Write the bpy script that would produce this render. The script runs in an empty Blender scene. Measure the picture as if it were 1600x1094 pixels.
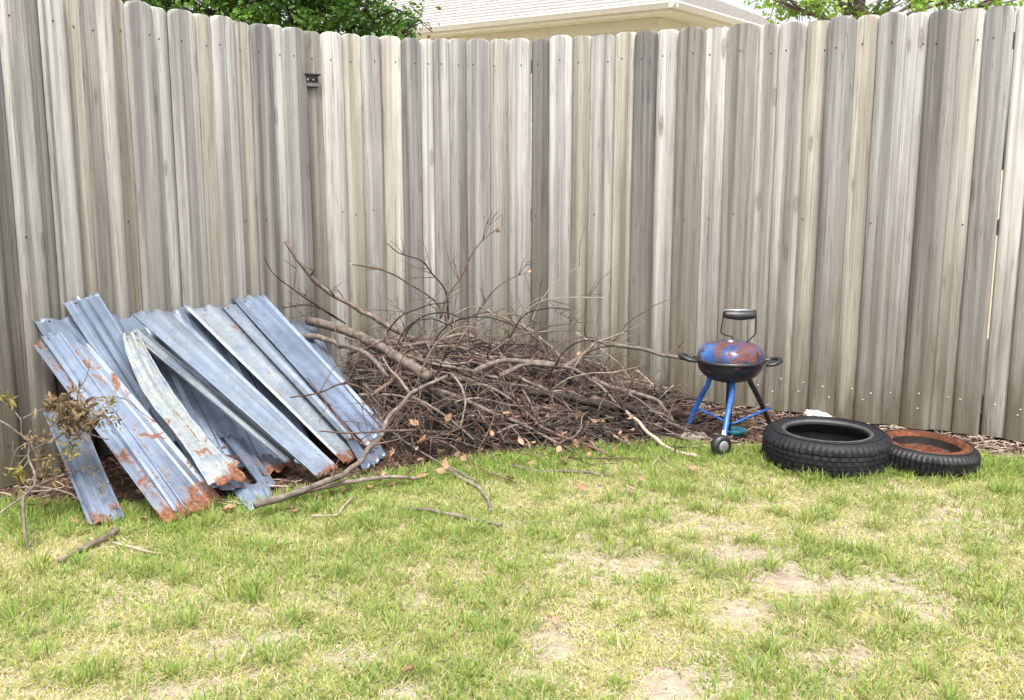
import bpy, bmesh, math, random
import numpy as np
from mathutils import Vector, Matrix, noise

random.seed(7)
rng = np.random.default_rng(7)
R = math.radians
SC = bpy.context.scene
COL = SC.collection

# ------------------------------------------------------------------ camera, sky, sun, exposure
F_PX, W_PX, H_PX, HORIZ = 1570.0, 1600.0, 1094.0, 263.0
CAM_Z = 1.55
PITCH = math.atan((H_PX / 2 - HORIZ) / F_PX)
cam_d = bpy.data.cameras.new('camera')
cam = bpy.data.objects.new('camera', cam_d)
COL.objects.link(cam)
cam.location = (0, 0, CAM_Z)
cam.rotation_euler = (math.pi / 2 - PITCH, 0, 0)
cam_d.sensor_width = 36.0
cam_d.lens = 36.0 * F_PX / W_PX
cam_d.clip_start = 0.05
cam_d.clip_end = 2000
SC.camera = cam

SUN_EL, SUN_AZ = 62.0, 178.0        # azimuth clockwise from +Y: the veiled sun stands high behind the camera
world = bpy.data.worlds.new('World')
SC.world = world
world.use_nodes = True
wn, wl = world.node_tree.nodes, world.node_tree.links
wn.clear()
sky = wn.new('ShaderNodeTexSky')
sky.sky_type = 'NISHITA'
sky.sun_disc = False
sky.sun_elevation = R(SUN_EL)
sky.sun_rotation = R(SUN_AZ)
sky.air_density = 1.0
sky.dust_density = 6.0
sky.ozone_density = 1.0
hsv = wn.new('ShaderNodeHueSaturation')     # thin even cloud takes most of the blue away
hsv.inputs['Saturation'].default_value = 0.20
hsv.inputs['Value'].default_value = 1.5
bg = wn.new('ShaderNodeBackground')
bg.inputs['Strength'].default_value = 0.13
wo = wn.new('ShaderNodeOutputWorld')
wl.new(sky.outputs[0], hsv.inputs['Color'])
wl.new(hsv.outputs[0], bg.inputs[0])
wl.new(bg.outputs[0], wo.inputs[0])

sun_d = bpy.data.lights.new('sun', 'SUN')
sun_d.energy = 1.5
sun_d.angle = R(11)
sun_d.color = (1.0, 0.975, 0.94)
sun = bpy.data.objects.new('sun', sun_d)
COL.objects.link(sun)
sd = Vector((math.sin(R(SUN_AZ)) * math.cos(R(SUN_EL)), math.cos(R(SUN_AZ)) * math.cos(R(SUN_EL)), math.sin(R(SUN_EL))))
sun.rotation_euler = sd.to_track_quat('Z', 'Y').to_euler()
sun.location = sd * 20

SC.view_settings.view_transform = 'Standard'
SC.view_settings.look = 'None'
SC.view_settings.gamma = 1.0
SC.view_settings.use_curve_mapping = False
SC.view_settings.exposure = 1.05

# ------------------------------------------------------------------ pixel <-> place
def ray(px, py):
    u = (px - W_PX / 2) / F_PX
    v = (H_PX / 2 - py) / F_PX
    c, s = math.cos(PITCH), math.sin(PITCH)
    return Vector((u, c + v * s, -s + v * c))
ORI = Vector((0, 0, CAM_Z))
def on_z(px, py, z=0.0):
    d = ray(px, py)
    return ORI + d * ((z - CAM_Z) / d.z)
def at_y(px, py, Y):
    d = ray(px, py)
    return ORI + d * (Y / d.y)
def to_px(p):
    c, s = math.cos(PITCH), math.sin(PITCH)
    x, y, z = p[0], p[1], p[2] - CAM_Z
    f = y * c - z * s
    u = y * s + z * c
    return (W_PX / 2 + F_PX * x / f, H_PX / 2 - F_PX * u / f)

# ------------------------------------------------------------------ mesh helpers
def link(o, parent=None):
    COL.objects.link(o)
    if parent is not None:
        o.parent = parent
    return o
def tag(o, label=None, cat=None, group=None, kind=None):
    if label: o['label'] = label
    if cat: o['category'] = cat
    if group: o['group'] = group
    if kind: o['kind'] = kind
    return o
def empty(name, loc=(0, 0, 0), rz=0.0):
    o = bpy.data.objects.new(name, None)
    o.empty_display_size = 0.1
    o.location = loc
    o.rotation_euler = (0, 0, rz)
    return link(o)
def mesh_obj(name, verts, faces, mat, parent=None, smooth=False):
    me = bpy.data.meshes.new(name)
    me.from_pydata([tuple(v) for v in verts], [], faces)
    if smooth:
        me.polygons.foreach_set('use_smooth', [True] * len(me.polygons))
    if mat is not None:
        me.materials.append(mat)
    me.update()
    return link(bpy.data.objects.new(name, me), parent)
class MB:
    def __init__(s):
        s.v, s.f = [], []
    def add(s, vs, fs):
        o = len(s.v)
        s.v += [tuple(v) for v in vs]
        s.f += [tuple(i + o for i in f) for f in fs]
        return s
    def box(s, c, h, M=None):
        vs = []
        for x in (-1, 1):
            for y in (-1, 1):
                for z in (-1, 1):
                    p = Vector((x * h[0], y * h[1], z * h[2]))
                    if M is not None: p = M @ p
                    vs.append(p + Vector(c))
        return s.add(vs, [(0, 1, 3, 2), (4, 6, 7, 5), (0, 4, 5, 1), (2, 3, 7, 6), (0, 2, 6, 4), (1, 5, 7, 3)])
    def tube(s, pts, rad, n=8, cap=True):
        pts = [Vector(p) for p in pts]
        m = len(pts)
        if not hasattr(rad, '__len__'): rad = [rad] * m
        vs, fs = [], []
        t0 = (pts[1] - pts[0]).normalized()
        a = t0.orthogonal().normalized()
        for i in range(m):
            t = (pts[min(i + 1, m - 1)] - pts[max(i - 1, 0)]).normalized()
            a = (a - t * a.dot(t))
            a = a.normalized() if a.length > 1e-6 else t.orthogonal().normalized()
            b = t.cross(a)
            for k in range(n):
                w = 2 * math.pi * k / n
                vs.append(pts[i] + (a * math.cos(w) + b * math.sin(w)) * rad[i])
        for i in range(m - 1):
            for k in range(n):
                k2 = (k + 1) % n
                fs.append((i * n + k, i * n + k2, (i + 1) * n + k2, (i + 1) * n + k))
        if cap:
            fs.append(tuple(range(n))[::-1])
            fs.append(tuple((m - 1) * n + k for k in range(n)))
        return s.add(vs, fs)
    def lathe(s, prof, n=48, M=None, close=False):
        vs, fs = [], []
        m = len(prof)
        for k in range(n):
            w = 2 * math.pi * k / n
            for r, z in prof:
                p = Vector((r * math.cos(w), r * math.sin(w), z))
                vs.append(M @ p if M is not None else p)
        rings = m if close else m - 1
        for k in range(n):
            k2 = (k + 1) % n
            for i in range(rings):
                j = (i + 1) % m
                fs.append((k * m + i, k2 * m + i, k2 * m + j, k * m + j))
        return s.add(vs, fs)
    def build(s, name, mat, parent=None, smooth=False):
        return mesh_obj(name, s.v, s.f, mat, parent, smooth)
def bevel(o, w=0.004, seg=2):
    m = o.modifiers.new('bevel', 'BEVEL')
    m.width = w; m.segments = seg; m.limit_method = 'ANGLE'
    return o
def spline(pts, step=0.04):
    """Catmull-Rom through 3D points."""
    P = [Vector(p) for p in pts]
    if len(P) == 2:
        n = max(2, int((P[1] - P[0]).length / step) + 1)
        return [P[0].lerp(P[1], i / (n - 1)) for i in range(n)]
    P = [P[0] * 2 - P[1]] + P + [P[-1] * 2 - P[-2]]
    out = []
    for i in range(1, len(P) - 2):
        n = max(1, int((P[i + 1] - P[i]).length / step))
        for k in range(n):
            t = k / n
            a, b, c, d = P[i - 1], P[i], P[i + 1], P[i + 2]
            out.append(0.5 * ((2 * b) + (c - a) * t + (2 * a - 5 * b + 4 * c - d) * t * t + (3 * b - a - 3 * c + d) * t ** 3))
    out.append(P[-2])
    return out
def lerp_tab(tab, x):
    if x <= tab[0][0]:
        (x0, y0), (x1, y1) = tab[0], tab[1]
    elif x >= tab[-1][0]:
        (x0, y0), (x1, y1) = tab[-2], tab[-1]
    else:
        for (x0, y0), (x1, y1) in zip(tab, tab[1:]):
            if x0 <= x <= x1: break
    return y0 + (y1 - y0) * (x - x0) / (x1 - x0)

# ------------------------------------------------------------------ materials
class NT:
    def __init__(s, name):
        s.m = bpy.data.materials.new(name)
        s.m.use_nodes = True
        s.n, s.l = s.m.node_tree.nodes, s.m.node_tree.links
        s.b = s.n['Principled BSDF']
    def new(s, t, **kw):
        nd = s.n.new(t)
        for k, v in kw.items(): setattr(nd, k, v)
        return nd
    def inp(s, sock, v):
        if hasattr(v, 'is_linked') or isinstance(v, bpy.types.NodeSocket): s.l.new(v, sock)
        else: sock.default_value = v
    def coord(s, which='Object', scale=(1, 1, 1), rnd=False, off=None):
        tc = s.new('ShaderNodeTexCoord')
        v = tc.outputs[which]
        if rnd:
            oi = s.new('ShaderNodeObjectInfo')
            mu = s.new('ShaderNodeMath', operation='MULTIPLY'); s.l.new(oi.outputs['Random'], mu.inputs[0]); mu.inputs[1].default_value = 91.7
            ad = s.new('ShaderNodeVectorMath', operation='ADD')
            s.l.new(v, ad.inputs[0]); s.l.new(mu.outputs[0], ad.inputs[1]); v = ad.outputs[0]
        mp = s.new('ShaderNodeMapping'); mp.inputs['Scale'].default_value = scale
        s.l.new(v, mp.inputs['Vector'])
        return mp.outputs[0]
    def noise(s, vec, scale=5, detail=4, rough=0.55, dist=0.0):
        nd = s.new('ShaderNodeTexNoise')
        s.l.new(vec, nd.inputs['Vector'])
        nd.inputs['Scale'].default_value = scale; nd.inputs['Detail'].default_value = detail
        nd.inputs['Roughness'].default_value = rough; nd.inputs['Distortion'].default_value = dist
        return nd.outputs['Fac']
    def ramp(s, fac, stops, interp='LINEAR'):
        nd = s.new('ShaderNodeValToRGB')
        cr = nd.color_ramp; cr.interpolation = interp
        while len(cr.elements) > 1: cr.elements.remove(cr.elements[-1])
        for i, (p, c) in enumerate(stops):
            e = cr.elements[0] if i == 0 else cr.elements.new(p)
            e.position = p
            c = c if hasattr(c, '__len__') else (c, c, c)
            e.color = tuple(c[:3]) + (1,)
        s.l.new(fac, nd.inputs[0])
        return nd.outputs[0]
    def mix(s, fac, a, b, mode='MIX'):
        nd = s.new('ShaderNodeMix', data_type='RGBA', blend_type=mode)
        s.inp(nd.inputs[0], fac)
        for sock, v in ((nd.inputs[6], a), (nd.inputs[7], b)):
            if isinstance(v, bpy.types.NodeSocket): s.l.new(v, sock)
            else: sock.default_value = tuple(v[:3]) + (1,)
        return nd.outputs[2]
    def math(s, op, a, b=0.0, clamp=False):
        nd = s.new('ShaderNodeMath', operation=op, use_clamp=clamp)
        s.inp(nd.inputs[0], a); s.inp(nd.inputs[1], b)
        return nd.outputs[0]
    def attr(s, name, typ='OBJECT'):
        nd = s.new('ShaderNodeAttribute', attribute_type=typ, attribute_name=name)
        return nd
    def bump(s, h, dist=0.01, strength=0.6, prev=None):
        nd = s.new('ShaderNodeBump')
        nd.inputs['Distance'].default_value = dist; nd.inputs['Strength'].default_value = strength
        s.l.new(h, nd.inputs['Height'])
        if prev is not None: s.l.new(prev, nd.inputs['Normal'])
        return nd.outputs[0]
    def out(s, col=None, rough=None, metal=None, normal=None, spec=None):
        b = s.b
        if col is not None:
            if isinstance(col, bpy.types.NodeSocket): s.l.new(col, b.inputs['Base Color'])
            else: b.inputs['Base Color'].default_value = tuple(col[:3]) + (1,)
        if rough is not None: s.inp(b.inputs['Roughness'], rough)
        if metal is not None: s.inp(b.inputs['Metallic'], metal)
        if spec is not None: s.inp(b.inputs['Specular IOR Level'], spec)
        if normal is not None: s.l.new(normal, b.inputs['Normal'])
        return s.m
def simple(name, col, rough=0.6, metal=0.0, var=0.25, scale=20, bump=0.002, spec=None):
    t = NT(name)
    n = t.noise(t.coord('Object', rnd=True), scale, 5, 0.6)
    c = t.ramp(n, [(0.3, [x * (1 - var) for x in col]), (0.7, [min(1, x * (1 + var)) for x in col])])
    return t.out(c, rough, metal, t.bump(n, bump) if bump else None, spec)

def mat_picket():
    t = NT('weathered_wood')
    tone = t.attr('tone').outputs['Fac']
    warm = t.attr('warm').outputs['Fac']
    wide = t.noise(t.coord('Object', (17, 4, 0.22), rnd=True), 1.0, 2, 0.5, 0.4)
    grain = t.noise(t.coord('Object', (75, 20, 1.1), rnd=True), 1.0, 5, 0.62, 1.2)
    fine = t.noise(t.coord('Object', (300, 60, 5), rnd=True), 1.0, 3, 0.6)
    patch = t.noise(t.coord('Object', (6, 6, 1.3), rnd=True), 1.0, 4, 0.6)
    cool = t.ramp(wide, [(0.30, (0.155, 0.151, 0.148)), (0.43, (0.275, 0.271, 0.262)), (0.54, (0.375, 0.373, 0.358)), (0.68, (0.50, 0.502, 0.478))])
    wrm = t.ramp(wide, [(0.28, (0.22, 0.198, 0.165)), (0.46, (0.34, 0.315, 0.265)), (0.58, (0.43, 0.405, 0.345)), (0.74, (0.535, 0.52, 0.45))])
    c = t.mix(warm, cool, wrm)
    g = t.ramp(grain, [(0.28, 0.48), (0.42, 0.88), (0.58, 1.0), (0.72, 1.16)])
    c = t.mix(0.85, c, g, 'MULTIPLY')
    f = t.ramp(fine, [(0.25, 0.82), (0.6, 1.0)])
    c = t.mix(0.9, c, f, 'MULTIPLY')
    crk = t.noise(t.coord('Object', (46, 8, 0.75), rnd=True), 1.0, 3, 0.5, 0.8)
    crk = t.ramp(crk, [(0.484, 1.0), (0.497, 0.42), (0.503, 0.42), (0.516, 1.0)])
    c = t.mix(0.55, c, crk, 'MULTIPLY')
    p = t.ramp(patch, [(0.3, 0.84), (0.7, 1.08)])
    c = t.mix(0.8, c, p, 'MULTIPLY')
    tn = t.math('MULTIPLY_ADD', tone, 0.52); tn.node.inputs[2].default_value = 1.0
    cmb = t.new('ShaderNodeCombineColor')
    for i in range(3): t.l.new(tn, cmb.inputs[i])
    c = t.mix(1.0, c, cmb.outputs[0], 'MULTIPLY')
    # knots
    vo = t.new('ShaderNodeTexVoronoi', feature='F1')
    t.l.new(t.coord('Object', (9, 0.001, 2.4), rnd=True), vo.inputs['Vector'])
    vo.inputs['Scale'].default_value = 1.0
    sel = t.ramp(vo.outputs['Color'], [(0.70, 0.0), (0.72, 1.0)], 'CONSTANT')
    kd = t.math('ADD', vo.outputs['Distance'], t.math('MULTIPLY', grain, 0.08))
    kring = t.ramp(kd, [(0.09, 1.0), (0.14, 0.5), (0.17, 0.8), (0.22, 0.12), (0.3, 0.0)])
    kf = t.math('MULTIPLY', sel, kring)
    c = t.mix(t.math('MULTIPLY', kf, 0.7), c, (0.10, 0.078, 0.06))
    # brown-green damp stain with ragged edge, also painting in shade low on the boards
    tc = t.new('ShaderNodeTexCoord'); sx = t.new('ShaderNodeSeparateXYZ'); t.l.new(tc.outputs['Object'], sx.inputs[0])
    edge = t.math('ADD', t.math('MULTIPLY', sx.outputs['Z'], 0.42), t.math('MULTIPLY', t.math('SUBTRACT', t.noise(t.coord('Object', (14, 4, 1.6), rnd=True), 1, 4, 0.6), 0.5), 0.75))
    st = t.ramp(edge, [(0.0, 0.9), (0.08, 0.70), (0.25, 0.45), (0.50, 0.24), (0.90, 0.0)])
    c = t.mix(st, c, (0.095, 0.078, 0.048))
    nrm = t.bump(grain, 0.005, 0.8)
    nrm = t.bump(crk, 0.003, 0.6, nrm)
    nrm = t.bump(fine, 0.0012, 0.5, nrm)
    return t.out(c, 0.86, 0.0, nrm, 0.2)
def mat_metal():
    t = NT('galvanised_sheet')
    rust = t.attr('rust').outputs['Fac']; chalk = t.attr('chalk').outputs['Fac']
    uv = t.new('ShaderNodeTexCoord').outputs['UV']
    ob = t.coord('Object', rnd=True)
    big = t.noise(ob, 3.0, 4, 0.6)
    fine = t.noise(ob, 45, 4, 0.65)
    su = t.new('ShaderNodeSeparateXYZ'); t.l.new(uv, su.inputs[0])
    mp = t.new('ShaderNodeMapping'); mp.inputs['Scale'].default_value = (14, 1.3, 1); t.l.new(uv, mp.inputs[0])
    oi = t.new('ShaderNodeObjectInfo'); ad = t.new('ShaderNodeVectorMath', operation='ADD'); mm = t.math('MULTIPLY', oi.outputs['Random'], 57.0)
    t.l.new(mp.outputs[0], ad.inputs[0]); t.l.new(mm, ad.inputs[1])
    streak = t.noise(ad.outputs[0], 1.0, 4, 0.6, 0.5)
    c = t.ramp(streak, [(0.3, (0.145, 0.185, 0.258)), (0.5, (0.188, 0.233, 0.315)), (0.75, (0.258, 0.305, 0.39))])
    c = t.mix(0.75, c, t.ramp(big, [(0.3, 0.68), (0.7, 1.2)]), 'MULTIPLY')
    c = t.mix(0.8, c, t.ramp(oi.outputs['Random'], [(0, (.72, .73, .75)), (.5, (1, 1, 1)), (1, (1.2, 1.18, 1.12))]), 'MULTIPLY')
    c = t.mix(0.6, c, t.ramp(t.noise(ob, 22, 5, 0.7), [(0.38, 0.72), (0.55, 1.0)]), 'MULTIPLY')
    sp = t.ramp(fine, [(0.62, 0.0), (0.72, 0.35)])
    c = t.mix(sp, c, (0.42, 0.45, 0.49))
    # chalky old paint
    ck = t.math('MULTIPLY', chalk, t.ramp(t.noise(ob, 9, 6, 0.7), [(0.40, 0.25), (0.52, 0.95)]))
    c = t.mix(ck, c, t.mix(t.ramp(fine, [(0.35, 0.0), (0.65, 1.0)]), (0.20, 0.215, 0.205), (0.31, 0.325, 0.305)))
    # rust: at the cut ends, in streaks and in blotches
    v = su.outputs['Y']
    endf = t.ramp(v, [(0.0, 0.75), (0.04, 0.48), (0.13, 0.08), (0.5, 0.0), (0.965, 0.05), (1.0, 0.42)])
    bl = t.noise(ob, 6.5, 7, 0.72, 0.6)
    stk = t.ramp(streak, [(0.60, 0.0), (0.72, 0.20)])
    lvl = t.math('ADD', t.math('ADD', t.math('MULTIPLY', t.math('MULTIPLY', endf, 0.46), t.math('ADD', t.math('MULTIPLY', rust, 0.9), 0.22)), t.math('MULTIPLY', stk, 0.8)), t.math('MULTIPLY', rust, 0.20))
    rm = t.ramp(t.math('ADD', bl, lvl), [(0.725, 0.0), (0.765, 0.8), (0.81, 1.0)])
    rc = t.ramp(t.noise(ob, 60, 4, 0.6), [(0.3, (0.05, 0.022, 0.014)), (0.5, (0.15, 0.055, 0.026)), (0.7, (0.29, 0.125, 0.06))])
    halo = t.ramp(t.math('ADD', bl, lvl), [(0.66, 0.0), (0.77, 0.32)])
    c = t.mix(halo, c, (0.30, 0.24, 0.19))
    c = t.mix(rm, c, rc)
    met = t.math('MULTIPLY', t.math('SUBTRACT', 1.0, t.math('MAXIMUM', rm, ck)), 0.42)
    rg = t.math('ADD', t.math('MULTIPLY', rm, 0.35), t.math('ADD', 0.32, t.math('MULTIPLY', big, 0.25)))
    nrm = t.bump(bl, 0.004, 0.35)
    nrm = t.bump(fine, 0.0012, 0.3, nrm)
    return t.out(c, rg, met, nrm)
def mat_bark(name, c0, c1, c2):
    t = NT(name)
    ob = t.coord('Object', rnd=True)
    n = t.noise(ob, 28, 6, 0.65); n2 = t.noise(ob, 120, 3, 0.6); n3 = t.noise(ob, 4, 3)
    c = t.ramp(n, [(0.3, c0), (0.5, c1), (0.72, c2)])
    c = t.mix(0.7, c, t.ramp(n3, [(0.3, 0.6), (0.7, 1.25)]), 'MULTIPLY')
    oi = t.new('ShaderNodeObjectInfo')
    c = t.mix(0.7, c, t.ramp(oi.outputs['Random'], [(0.0, (0.72, 0.68, 0.66)), (0.5, (1, 1, 1)), (1.0, (1.25, 1.18, 1.1))]), 'MULTIPLY')
    nrm = t.bump(n, 0.004, 0.8); nrm = t.bump(n2, 0.0015, 0.6, nrm)
    return t.out(c, 0.85, 0, nrm, 0.25)
def mat_leafy(name, attr=True, col=(0.1, 0.2, 0.05), trans=0.35, rough=0.6, spec=0.3):
    t = NT(name)
    c = t.attr('col', 'GEOMETRY').outputs['Color'] if attr else None
    if not attr:
        oi = t.new('ShaderNodeObjectInfo')
        n = t.noise(t.coord('Object', rnd=True), 40, 4)
        c = t.ramp(oi.outputs['Random'], [(0.0, [x * 0.6 for x in col]), (0.5, col), (1.0, [min(1, x * 1.5) for x in col])])
        c = t.mix(0.6, c, t.ramp(n, [(0.3, 0.55), (0.7, 1.2)]), 'MULTIPLY')
    t.out(c, rough, 0, None, spec)
    tr = t.new('ShaderNodeBsdfTranslucent'); t.l.new(c, tr.inputs['Color'])
    mx = t.new('ShaderNodeMixShader'); mx.inputs[0].default_value = trans
    t.l.new(t.b.outputs[0], mx.inputs[1]); t.l.new(tr.outputs[0], mx.inputs[2])
    t.l.new(mx.outputs[0], t.n['Material Output'].inputs['Surface'])
    return t.m
def mat_ground():
    t = NT('soil')
    g = t.coord('Object')
    a = t.noise(g, 1.6, 5, 0.6); b = t.noise(g, 14, 6, 0.65); c_ = t.noise(g, 90, 4, 0.7)
    bed = t.attr('bed', 'GEOMETRY').outputs['Fac']
    lawn = t.ramp(b, [(0.28, (0.19, 0.145, 0.105)), (0.5, (0.30, 0.245, 0.185)), (0.7, (0.40, 0.34, 0.27))])
    lawn = t.mix(t.ramp(a, [(0.35, 0.0), (0.65, 0.6)]), lawn, (0.36, 0.315, 0.21))
    soil = t.ramp(b, [(0.3, (0.055, 0.036, 0.025)), (0.55, (0.115, 0.075, 0.052)), (0.75, (0.2, 0.14, 0.10))])
    c = t.mix(t.ramp(t.math('ADD', bed, t.math('MULTIPLY', t.math('SUBTRACT', b, 0.5), 0.7)), [(0.4, 0.0), (0.6, 1.0)]), lawn, soil)
    c = t.mix(0.55, c, t.ramp(c_, [(0.3, 0.62), (0.65, 1.15)]), 'MULTIPLY')
    nrm = t.bump(b, 0.02, 0.7); nrm = t.bump(c_, 0.005, 0.8, nrm)
    return t.out(c, 0.95, 0, nrm, 0.1)
def mat_tyre():
    t = NT('tyre_rubber')
    ob = t.coord('Object')
    n = t.noise(ob, 9, 6, 0.7); f = t.noise(ob, 120, 3)
    c = t.ramp(n, [(0.35, (0.006, 0.006, 0.008)), (0.6, (0.011, 0.011, 0.014)), (0.8, (0.032, 0.030, 0.029))])
    return t.out(c, t.ramp(n, [(0.3, 0.5), (0.7, 0.75)]), 0, t.bump(f, 0.001, 0.5), 0.32)
def mat_rust():
    t = NT('rusted_steel')
    ob = t.coord('Object')
    n = t.noise(ob, 14, 7, 0.7, 0.4); f = t.noise(ob, 90, 4)
    c = t.ramp(n, [(0.3, (0.04, 0.014, 0.009)), (0.45, (0.085, 0.028, 0.014)), (0.6, (0.175, 0.058, 0.026)), (0.75, (0.30, 0.14, 0.08))])
    return t.out(c, 0.85, 0.1, t.bump(f, 0.003, 0.8), 0.2)
def mat_enamel():
    t = NT('blue_enamel')
    ob = t.coord('Object')
    n = t.noise(ob, 6.5, 6, 0.68, 0.3); f = t.noise(ob, 60, 4, 0.7); b = t.noise(ob, 3.0, 3)
    burn = t.attr('burn').outputs['Fac']
    c = t.ramp(b, [(0.34, (0.012, 0.02, 0.06)), (0.46, (0.014, 0.05, 0.16)), (0.55, (0.02, 0.12, 0.34)), (0.66, (0.12, 0.21, 0.33))])
    c = t.mix(t.ramp(t.math('ADD', n, t.math('MULTIPLY', burn, 0.3)), [(0.62, 0.0), (0.70, 0.95)]), c, (0.012, 0.012, 0.022))
    sp = t.math('ADD', t.noise(ob, 9.3, 3, 0.6), t.math('MULTIPLY', t.math('SUBTRACT', f, 0.5), 0.8))
    r = t.ramp(t.math('ADD', sp, t.math('MULTIPLY', t.attr('rust').outputs['Fac'], 0.1)), [(0.555, 0.0), (0.60, 1.0)])
    c = t.mix(r, c, t.ramp(f, [(0.35, (0.04, 0.011, 0.009)), (0.65, (0.13, 0.042, 0.03))]))
    return t.out(c, t.math('ADD', 0.28, t.math('MULTIPLY', r, 0.5)), 0, t.bump(f, 0.001, 0.3), 0.5)

M = {}
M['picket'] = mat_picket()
M['rail'] = simple('rail_wood', (0.28, 0.24, 0.19), 0.9, 0, 0.3, 12)
M['nail_dark'] = simple('dark_nail', (0.05, 0.045, 0.04), 0.6, 0.4, 0.3, 200, 0)
M['nail_zinc'] = simple('zinc_nail', (0.6, 0.58, 0.55), 0.35, 0.8, 0.2, 200, 0)
M['metal'] = mat_metal()
M['bark'] = mat_bark('grey_bark', (0.075, 0.058, 0.048), (0.155, 0.126, 0.106), (0.27, 0.23, 0.20))
M['bark_dark'] = mat_bark('dark_bark', (0.012, 0.009, 0.008), (0.028, 0.021, 0.018), (0.06, 0.048, 0.041))
M['bark_red'] = mat_bark('red_bark', (0.055, 0.033, 0.027), (0.105, 0.066, 0.054), (0.19, 0.128, 0.105))
M['bark_pale'] = mat_bark('pale_bark', (0.22, 0.175, 0.13), (0.34, 0.285, 0.22), (0.47, 0.41, 0.33))
M['leaf_dry'] = mat_leafy('dry_leaf', False, (0.34, 0.205, 0.135), 0.25, 0.75, 0.15)
M['leaf_shrub'] = mat_leafy('shrub_leaf', True, trans=0.25, rough=0.75)
M['grass'] = mat_leafy('grass_blade', True, trans=0.42, rough=0.6, spec=0.25)
M['tree_leaf'] = mat_leafy('tree_leaf', True, trans=0.4, rough=0.45)
M['soil'] = mat_ground()
M['tyre'] = mat_tyre()
M['rust'] = mat_rust()
t = NT('rust_stained_rubber')
ob = t.coord('Object'); n = t.noise(ob, 16, 6, 0.7); sx = t.new('ShaderNodeSeparateXYZ'); t.l.new(ob, sx.inputs[0])
rad = t.math('SQRT', t.math('ADD', t.math('POWER', sx.outputs['X'], 2.0), t.math('POWER', sx.outputs['Y'], 2.0)))
k = t.ramp(t.math('ADD', rad, t.math('MULTIPLY', t.math('SUBTRACT', n, .5), .09)), [(.205, .75), (.236, .0)])
k = t.math('MULTIPLY', k, t.ramp(sx.outputs['Z'], [(.07, 0), (.10, 1)]))
c = t.mix(k, t.ramp(n, [(.35, (.007, .007, .009)), (.7, (.02, .019, .019))]), t.ramp(n, [(.35, (.05, .02, .012)), (.65, (.2, .075, .035))]))
M['tyre_rusty'] = t.out(c, t.math('ADD', .5, t.math('MULTIPLY', k, .35)), 0, t.bump(n, .002, .5), .35)
M['enamel'] = mat_enamel()
M['leg_blue'] = simple('blue_paint', (0.014, 0.085, 0.33), 0.32, 0, 0.45, 14, 0.001)
M['bead_grey'] = simple('scuffed_rubber', (0.05, 0.05, 0.053), 0.55, 0, 0.4, 30, 0.001)
M['barrel'] = simple('shaded_rusted_steel', (0.012, 0.008, 0.007), 0.8, 0.2, 0.5, 20, 0.002)  # rusted steel coloured near black to paint the shade inside the wheel
M['black'] = simple('black_plastic', (0.018, 0.018, 0.02), 0.38, 0, 0.3, 30, 0.001)
M['box_grey'] = simple('grey_plastic', (0.12, 0.12, 0.12), 0.45, 0, 0.3, 60, 0.001)
M['chrome'] = simple('dull_chrome', (0.45, 0.48, 0.52), 0.25, 0.9, 0.2, 30, 0.0)
M['teal'] = simple('teal_plastic', (0.02, 0.15, 0.20), 0.4, 0, 0.3, 20, 0.001)
M['hub_grey'] = simple('grey_plastic_hub', (0.16, 0.16, 0.16), 0.5, 0, 0.3, 30, 0.001)
M['crumb'] = simple('soil_crumb', (0.27, 0.2, 0.14), 0.95, 0, 0.6, 9, 0)
M['white'] = simple('white_plastic', (0.72, 0.72, 0.70), 0.4, 0, 0.12, 30, 0.002)
M['mulch'] = simple('bark_mulch', (0.105, 0.066, 0.050), 0.95, 0, 0.6, 30, 0.003, 0.1)
M['straw'] = simple('straw', (0.52, 0.43, 0.34), 0.8, 0, 0.3, 15, 0.0)
M['siding'] = simple('cream_siding', (0.60, 0.58, 0.44), 0.6, 0, 0.05, 8, 0.001)
M['trim'] = simple('cream_trim', (0.64, 0.62, 0.50), 0.5, 0, 0.05, 8, 0.0)
M['gutter'] = simple('white_gutter', (0.62, 0.61, 0.56), 0.4, 0, 0.05, 8, 0.0)
M['concrete'] = simple('pale_stone', (0.26, 0.22, 0.19), 0.9, 0, 0.3, 40, 0.004)
t = NT('asphalt_shingle')
n1 = t.noise(t.coord('Object', (1, 1, 1)), 7, 5, 0.7); n2 = t.noise(t.coord('Object'), 160, 3)
oi = t.new('ShaderNodeObjectInfo')
cc = t.ramp(n1, [(0.3, (0.28, 0.262, 0.25)), (0.7, (0.38, 0.36, 0.345))])
cc = t.mix(0.4, cc, t.ramp(n2, [(0.3, 0.7), (0.7, 1.1)]), 'MULTIPLY')
M['shingle'] = t.out(cc, 0.9, 0, t.bump(n2, 0.003), 0.15)

# ------------------------------------------------------------------ the fence line, from where its top edge shows
FH = 2.42                                   # boards reach from 2 cm to 2.42 m
TOP = [(-300, -86), (-100, -51), (0, -33), (110, -14), (200, 3), (330, 25), (440, 43), (520, 51), (600, 57.5), (700, 62), (760, 63), (830, 60.5),
       (930, 54), (1040, 47), (1200, 37), (1400, 21), (1600, 7), (1750, -4), (2000, -23)]
def top_y(px):
    return sum(lerp_tab(TOP, px + d) for d in (-40, -20, 0, 20, 40)) / 5
def fence_pt(px):
    p = on_z(px, top_y(px), FH)
    return Vector((p.x, p.y))
FPATH = [fence_pt(px) for px in range(-260, 1960, 20)]
def fence_xy_ray(px, py):
    d = ray(px, py); dx, dy = d.x, d.y
    best = None
    for a, b in zip(FPATH, FPATH[1:]):
        e = b - a
        den = dx * e.y - dy * e.x
        if abs(den) < 1e-9: continue
        s = (a.x * e.y - a.y * e.x) / den
        w = (a.x * dy - a.y * dx) / den
        if -0.001 <= w <= 1.001 and s > 0: best = s if best is None else min(best, s)
    return best
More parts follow.
